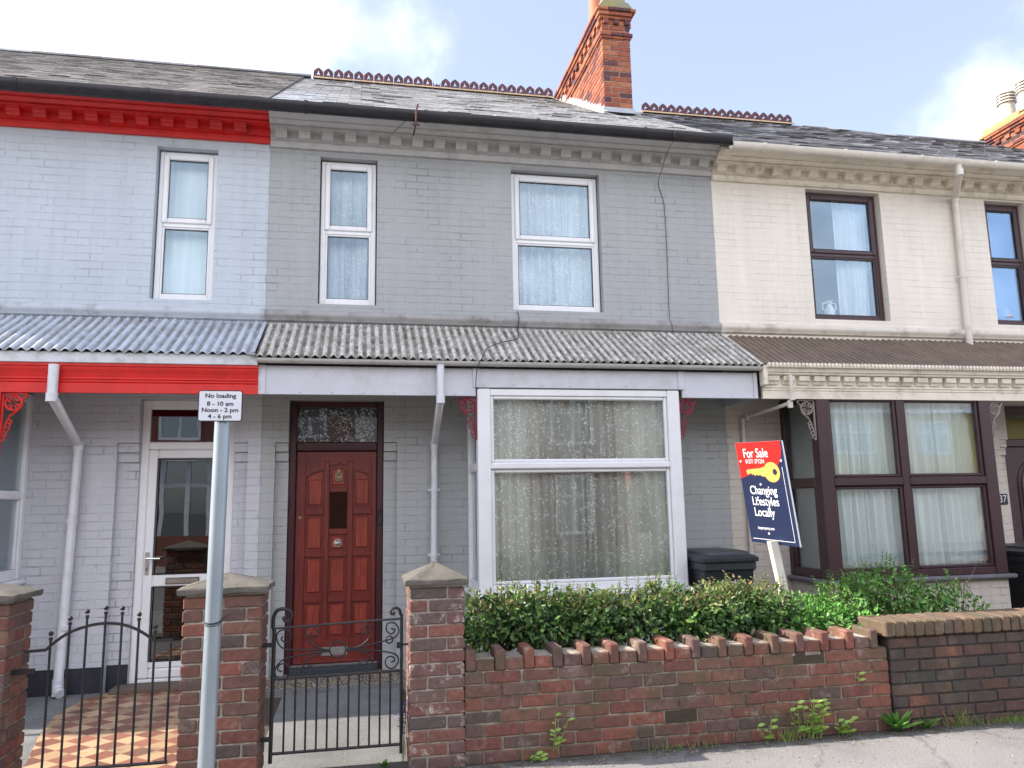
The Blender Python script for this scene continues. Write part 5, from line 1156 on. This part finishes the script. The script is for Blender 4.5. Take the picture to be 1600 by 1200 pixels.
weed(2.86, 'cluster of yellow-green leafy weeds against the foot of the red wall', 'sprig', 5, .20, n=64, spread=.06)
weed(3.08, 'low blue-green weed between the yellow-green cluster and the dark dandelion', 'sprig', 6, .11, n=26, spread=.05)
weed(3.46, 'large dark dandelion rosette where the red wall meets the sooty wall', 'rosette', 7, .15, n=46)
weed(3.66, 'smaller bright dandelion rosette at the foot of the sooty wall', 'rosette', 8, .11, n=18)
weed(3.95, 'dry straw-coloured grass tuft standing tall by the sooty wall', 'grass', 9, .15, n=50, spread=.05)
weed(4.35, 'strip of short dry grass and moss along the sooty wall', 'grass', 10, .05, n=260, spread=.16)
weed(4.85, 'farther strip of short grass along the sooty wall at the right edge', 'grass', 15, .05, n=200, spread=.13)
weed(3.22, 'lone lime leaf growing from a high joint of the red wall', 'sprig', 11, .05, -2.81, .31, 4, .004)
weed(1.95, 'sparse thin grass in the pavement joint below the red wall', 'grass', 12, .06, n=30, spread=.12)
weed(.17, 'fresh green weed clump beneath the scrolled gate beside the weathered pier', 'rosette', 13, .06, -2.72, 0, 22)
weed(-.22, 'mossy grass clump under the middle of the scrolled gate', 'grass', 14, .035, -2.74, 0, 50, .09)
r = random.Random(2); mb = MB(); mb.leafy = True
for _ in range(26):
    p = Vector((.275+r.gauss(0, .012), -2.62+r.gauss(0, .02), .12+r.random()*.22)); a = r.random()*6
    for k in range(4): leaf(mb, p, Vector((math.cos(a+k*1.57), math.sin(a+k*1.57), .2)), Vector((0, 0, 1)), .014, .012, 'petal_violet')
for k in range(7): mb.tube([(.275+r.gauss(0, .015), -2.62, -.03), (.275+r.gauss(0, .012), -2.62, .3)], .0015, 'leaf_mid', 4)
tag(mb.build('bellflower'), 'small violet bellflowers growing against the weathered pier inside the gate', 'flowers')
# grit, leaf litter and crumbs of mortar along the wall foot
r = random.Random(12); mb = MB(); mb.leafy = True
for _ in range(1500):
    x = r.uniform(.3, 6.5); y = -2.83-abs(r.gauss(0, .10 if r.random() < .7 else .5)); q = r.uniform(.002, .007); mt = r.choice(('mortar_grey', 'mortar_pale', 'bark', 'garden_brick', 'grass_dry', 'kerb_stone'))
    if mt == 'grass_dry': leaf(mb, Vector((x, y, .004)), Vector((r.gauss(0, 1), r.gauss(0, 1), .15)), Vector((0, 0, 1)), .02, .011, 'grass_dry'); continue
    P = [(x+q*r.uniform(.6, 1.2)*math.cos(a), y+q*r.uniform(.6, 1.2)*math.sin(a)) for a in (0, 1.3, 2.5, 3.8, 5.1)]; b = len(mb.v); mb.v += [(p[0], p[1], .001) for p in P]+[(x+.3*(p[0]-x), y+.3*(p[1]-y), q*.8) for p in P]
    for k in range(5): l = (k+1) % 5; mb.face([b+k, b+l, b+5+l, b+5+k], mt)
    mb.face([b+5+k for k in range(5)], mt)
tag(mb.build('gravel_litter'), 'grit, dead leaves and crumbs of mortar scattered along the pavement by the wall', 'litter', kind='stuff')
# ================================================================ cables
def cable(name, pts, r, mat, label): mb = MB(); mb.tube(cr_(pts, 6), r, mat, 6); tag(mb.build(name, None, True), label, 'cable')
cable('cable', [(3.15, -.47, 5.39), (3.16, -.525, 5.34), (3.165, -.515, 5.22), (3.17, -.31, 5.17), (3.17, -.10, 5.02), (3.175, -.012, 4.93), (3.225, -.012, 4.74), (3.235, -.012, 4.45), (3.232, -.012, 4.0), (3.226, -.012, 3.6), (3.22, -.03, 3.43), (3.22, -.075, 3.36), (3.235, -.05, 3.30), (3.24, -.015, 3.25)], .0032, 'cable_black', 'thin dark cable hanging from the gutter down the grey wall right of the window')
cable('cable', [(1.575, .02, 3.475), (1.578, -.03, 3.43), (1.575, -.075, 3.36), (1.57, -.05, 3.30), (1.56, -.06, 3.265), (1.50, -.35, 3.10), (1.33, -.45, 3.04), (1.16, -.62, 2.945), (1.08, -.815, 2.82), (1.035, -.83, 2.74), (1.025, -.76, 2.62), (1.03, -.74, 2.45)], .0045, 'cable_black', 'black cable looping from the wide upper window over the lichened canopy to the bay')
cable('cable', [(2.95, 3.95, 8.16), (2.98, 3.0, roofz(3.0)+.04), (3.05, 1.6, roofz(1.6)+.04), (3.12, .4, roofz(.4)+.04), (3.14, -.44, roofz(-.44)+.06)], .0035, 'cable_grey', 'pale cable lying down the slate roof in front of the brick chimney')
# ================================================================ houses across the street (seen in the window reflections)
painted_brick('street_red_brick', (.22, .075, .05), joint=.3)
def opposite(x0, x1, mat, eave, wins, label, ridge=2.6, bayx=None, yf=-17.0):
    t = thing('house_across_the_street', ((x0+x1)/2, yf, 0), label, 'house', 'houses across the street')
    t.name = 'opposite_house'
    mb = MB(); mb.box(x0, x1, yf-8, yf, -.2, eave, mat); mb.build('wall', t)
    mb = MB(); n = int((x1-x0)/.3); mb.prism([(yf+.35, eave-.05), (yf-4, eave+ridge), (yf-8.35, eave-.05), (yf-8.35, eave-.15), (yf-4, eave+ridge-.14), (yf+.35, eave-.15)], x0, x1-.002, 'slate_left'); mb.build('roof', t)
    mb = MB(); mb.box(x0, x1, yf+.36, yf+.46, eave-.14, eave-.03, 'pipe_white'); mb.build('gutter', t)
    for (a, b, c, d) in wins:
        mb = MB(); frame_rect(mb, a, b, c, d, .09, yf+.002, yf+.06, 'white_plastic'); mb.box((a+b)/2-.04, (a+b)/2+.04, yf+.004, yf+.055, c+.09, d-.09, 'white_plastic'); mb.box(a+.09, b-.09, yf+.006, yf+.05, c+(d-c)*.62, c+(d-c)*.62+.07, 'white_plastic')
        w = mb.build('window', t); mb = MB(); mb.box(a+.08, b-.08, yf+.003, yf+.02, c+.08, d-.08, 'glass_far'); mb.box(a+.08, b-.08, yf+.0005, yf+.0025, c+.08, d-.08, 'net_grey'); mb.build('pane', w)
    if bayx:
        a, b = bayx; mb = MB(); mb.box(a, b, yf+.002, yf+.8, -.1, .8, mat); mb.box(a-.1, b+.1, yf+.002, yf+.95, 2.95, 3.15, 'white_timber')
        for x in (a, (a*2+b)/3, (a+2*b)/3, b-.12): mb.box(x, x+.12, yf+.70, yf+.80, .801, 2.949, 'white_timber')
        mb.box(a+.1, b-.1, yf+.71, yf+.79, 2.2, 2.3, 'white_timber'); bw = mb.build('bay_window', t); mb = MB(); mb.box(a+.05, b-.05, yf+.73, yf+.75, .801, 2.949, 'glass_far'); mb.box(a+.05, b-.05, yf+.60, yf+.62, .801, 2.949, 'room_wall'); mb.build('pane', bw)
    return t
opposite(-9.6, -.2, 'street_red_brick', 5.6, [(-8.6, -7.5, 3.6, 5.0), (-5.9, -4.7, 3.6, 5.0), (-2.1, -1.0, 3.7, 5.1)], 'red brick house across the street with a white bay, mirrored in the white glazed door', bayx=(-6.3, -4.2))
opposite(-.15, 5.0, 'render_cream', 6.0, [(.8, 1.9, 3.6, 5.0), (3.1, 4.2, 3.6, 5.0)], 'pale rendered house across the street mirrored in the left of the white bay')
opposite(5.05, 8.4, 'street_red_brick', 6.0, [(5.8, 7.2, 3.3, 4.9), (5.9, 7.1, .6, 2.4)], 'narrow red brick house across the street mirrored in the middle of the white bay')
opposite(8.45, 13.6, 'render_cream', 5.6, [(9.4, 10.4, 3.3, 4.7), (11.6, 12.6, 3.3, 4.7)], 'cream rendered house across the street mirrored at the right of the white bay')
t_ = opposite(13.65, 27, 'render_yellow', 4.45, [(15.3, 17.0, 2.95, 4.1), (18.6, 19.9, 2.95, 4.1), (22, 23.4, 2.95, 4.1)], 'yellow rendered house across the street mirrored in the brown bay window')
mb = MB(); mb.box(13.66, 26.99, -16.998, -16.94, -.1, 2.15, 'render_cream'); mb.build('ground_floor_render', t_)
opposite(-22, -9.65, 'render_cream', 5.4, [(-20, -18.5, 3.3, 4.7), (-15, -13.5, 3.3, 4.7)], 'long cream house across the street toward the left')
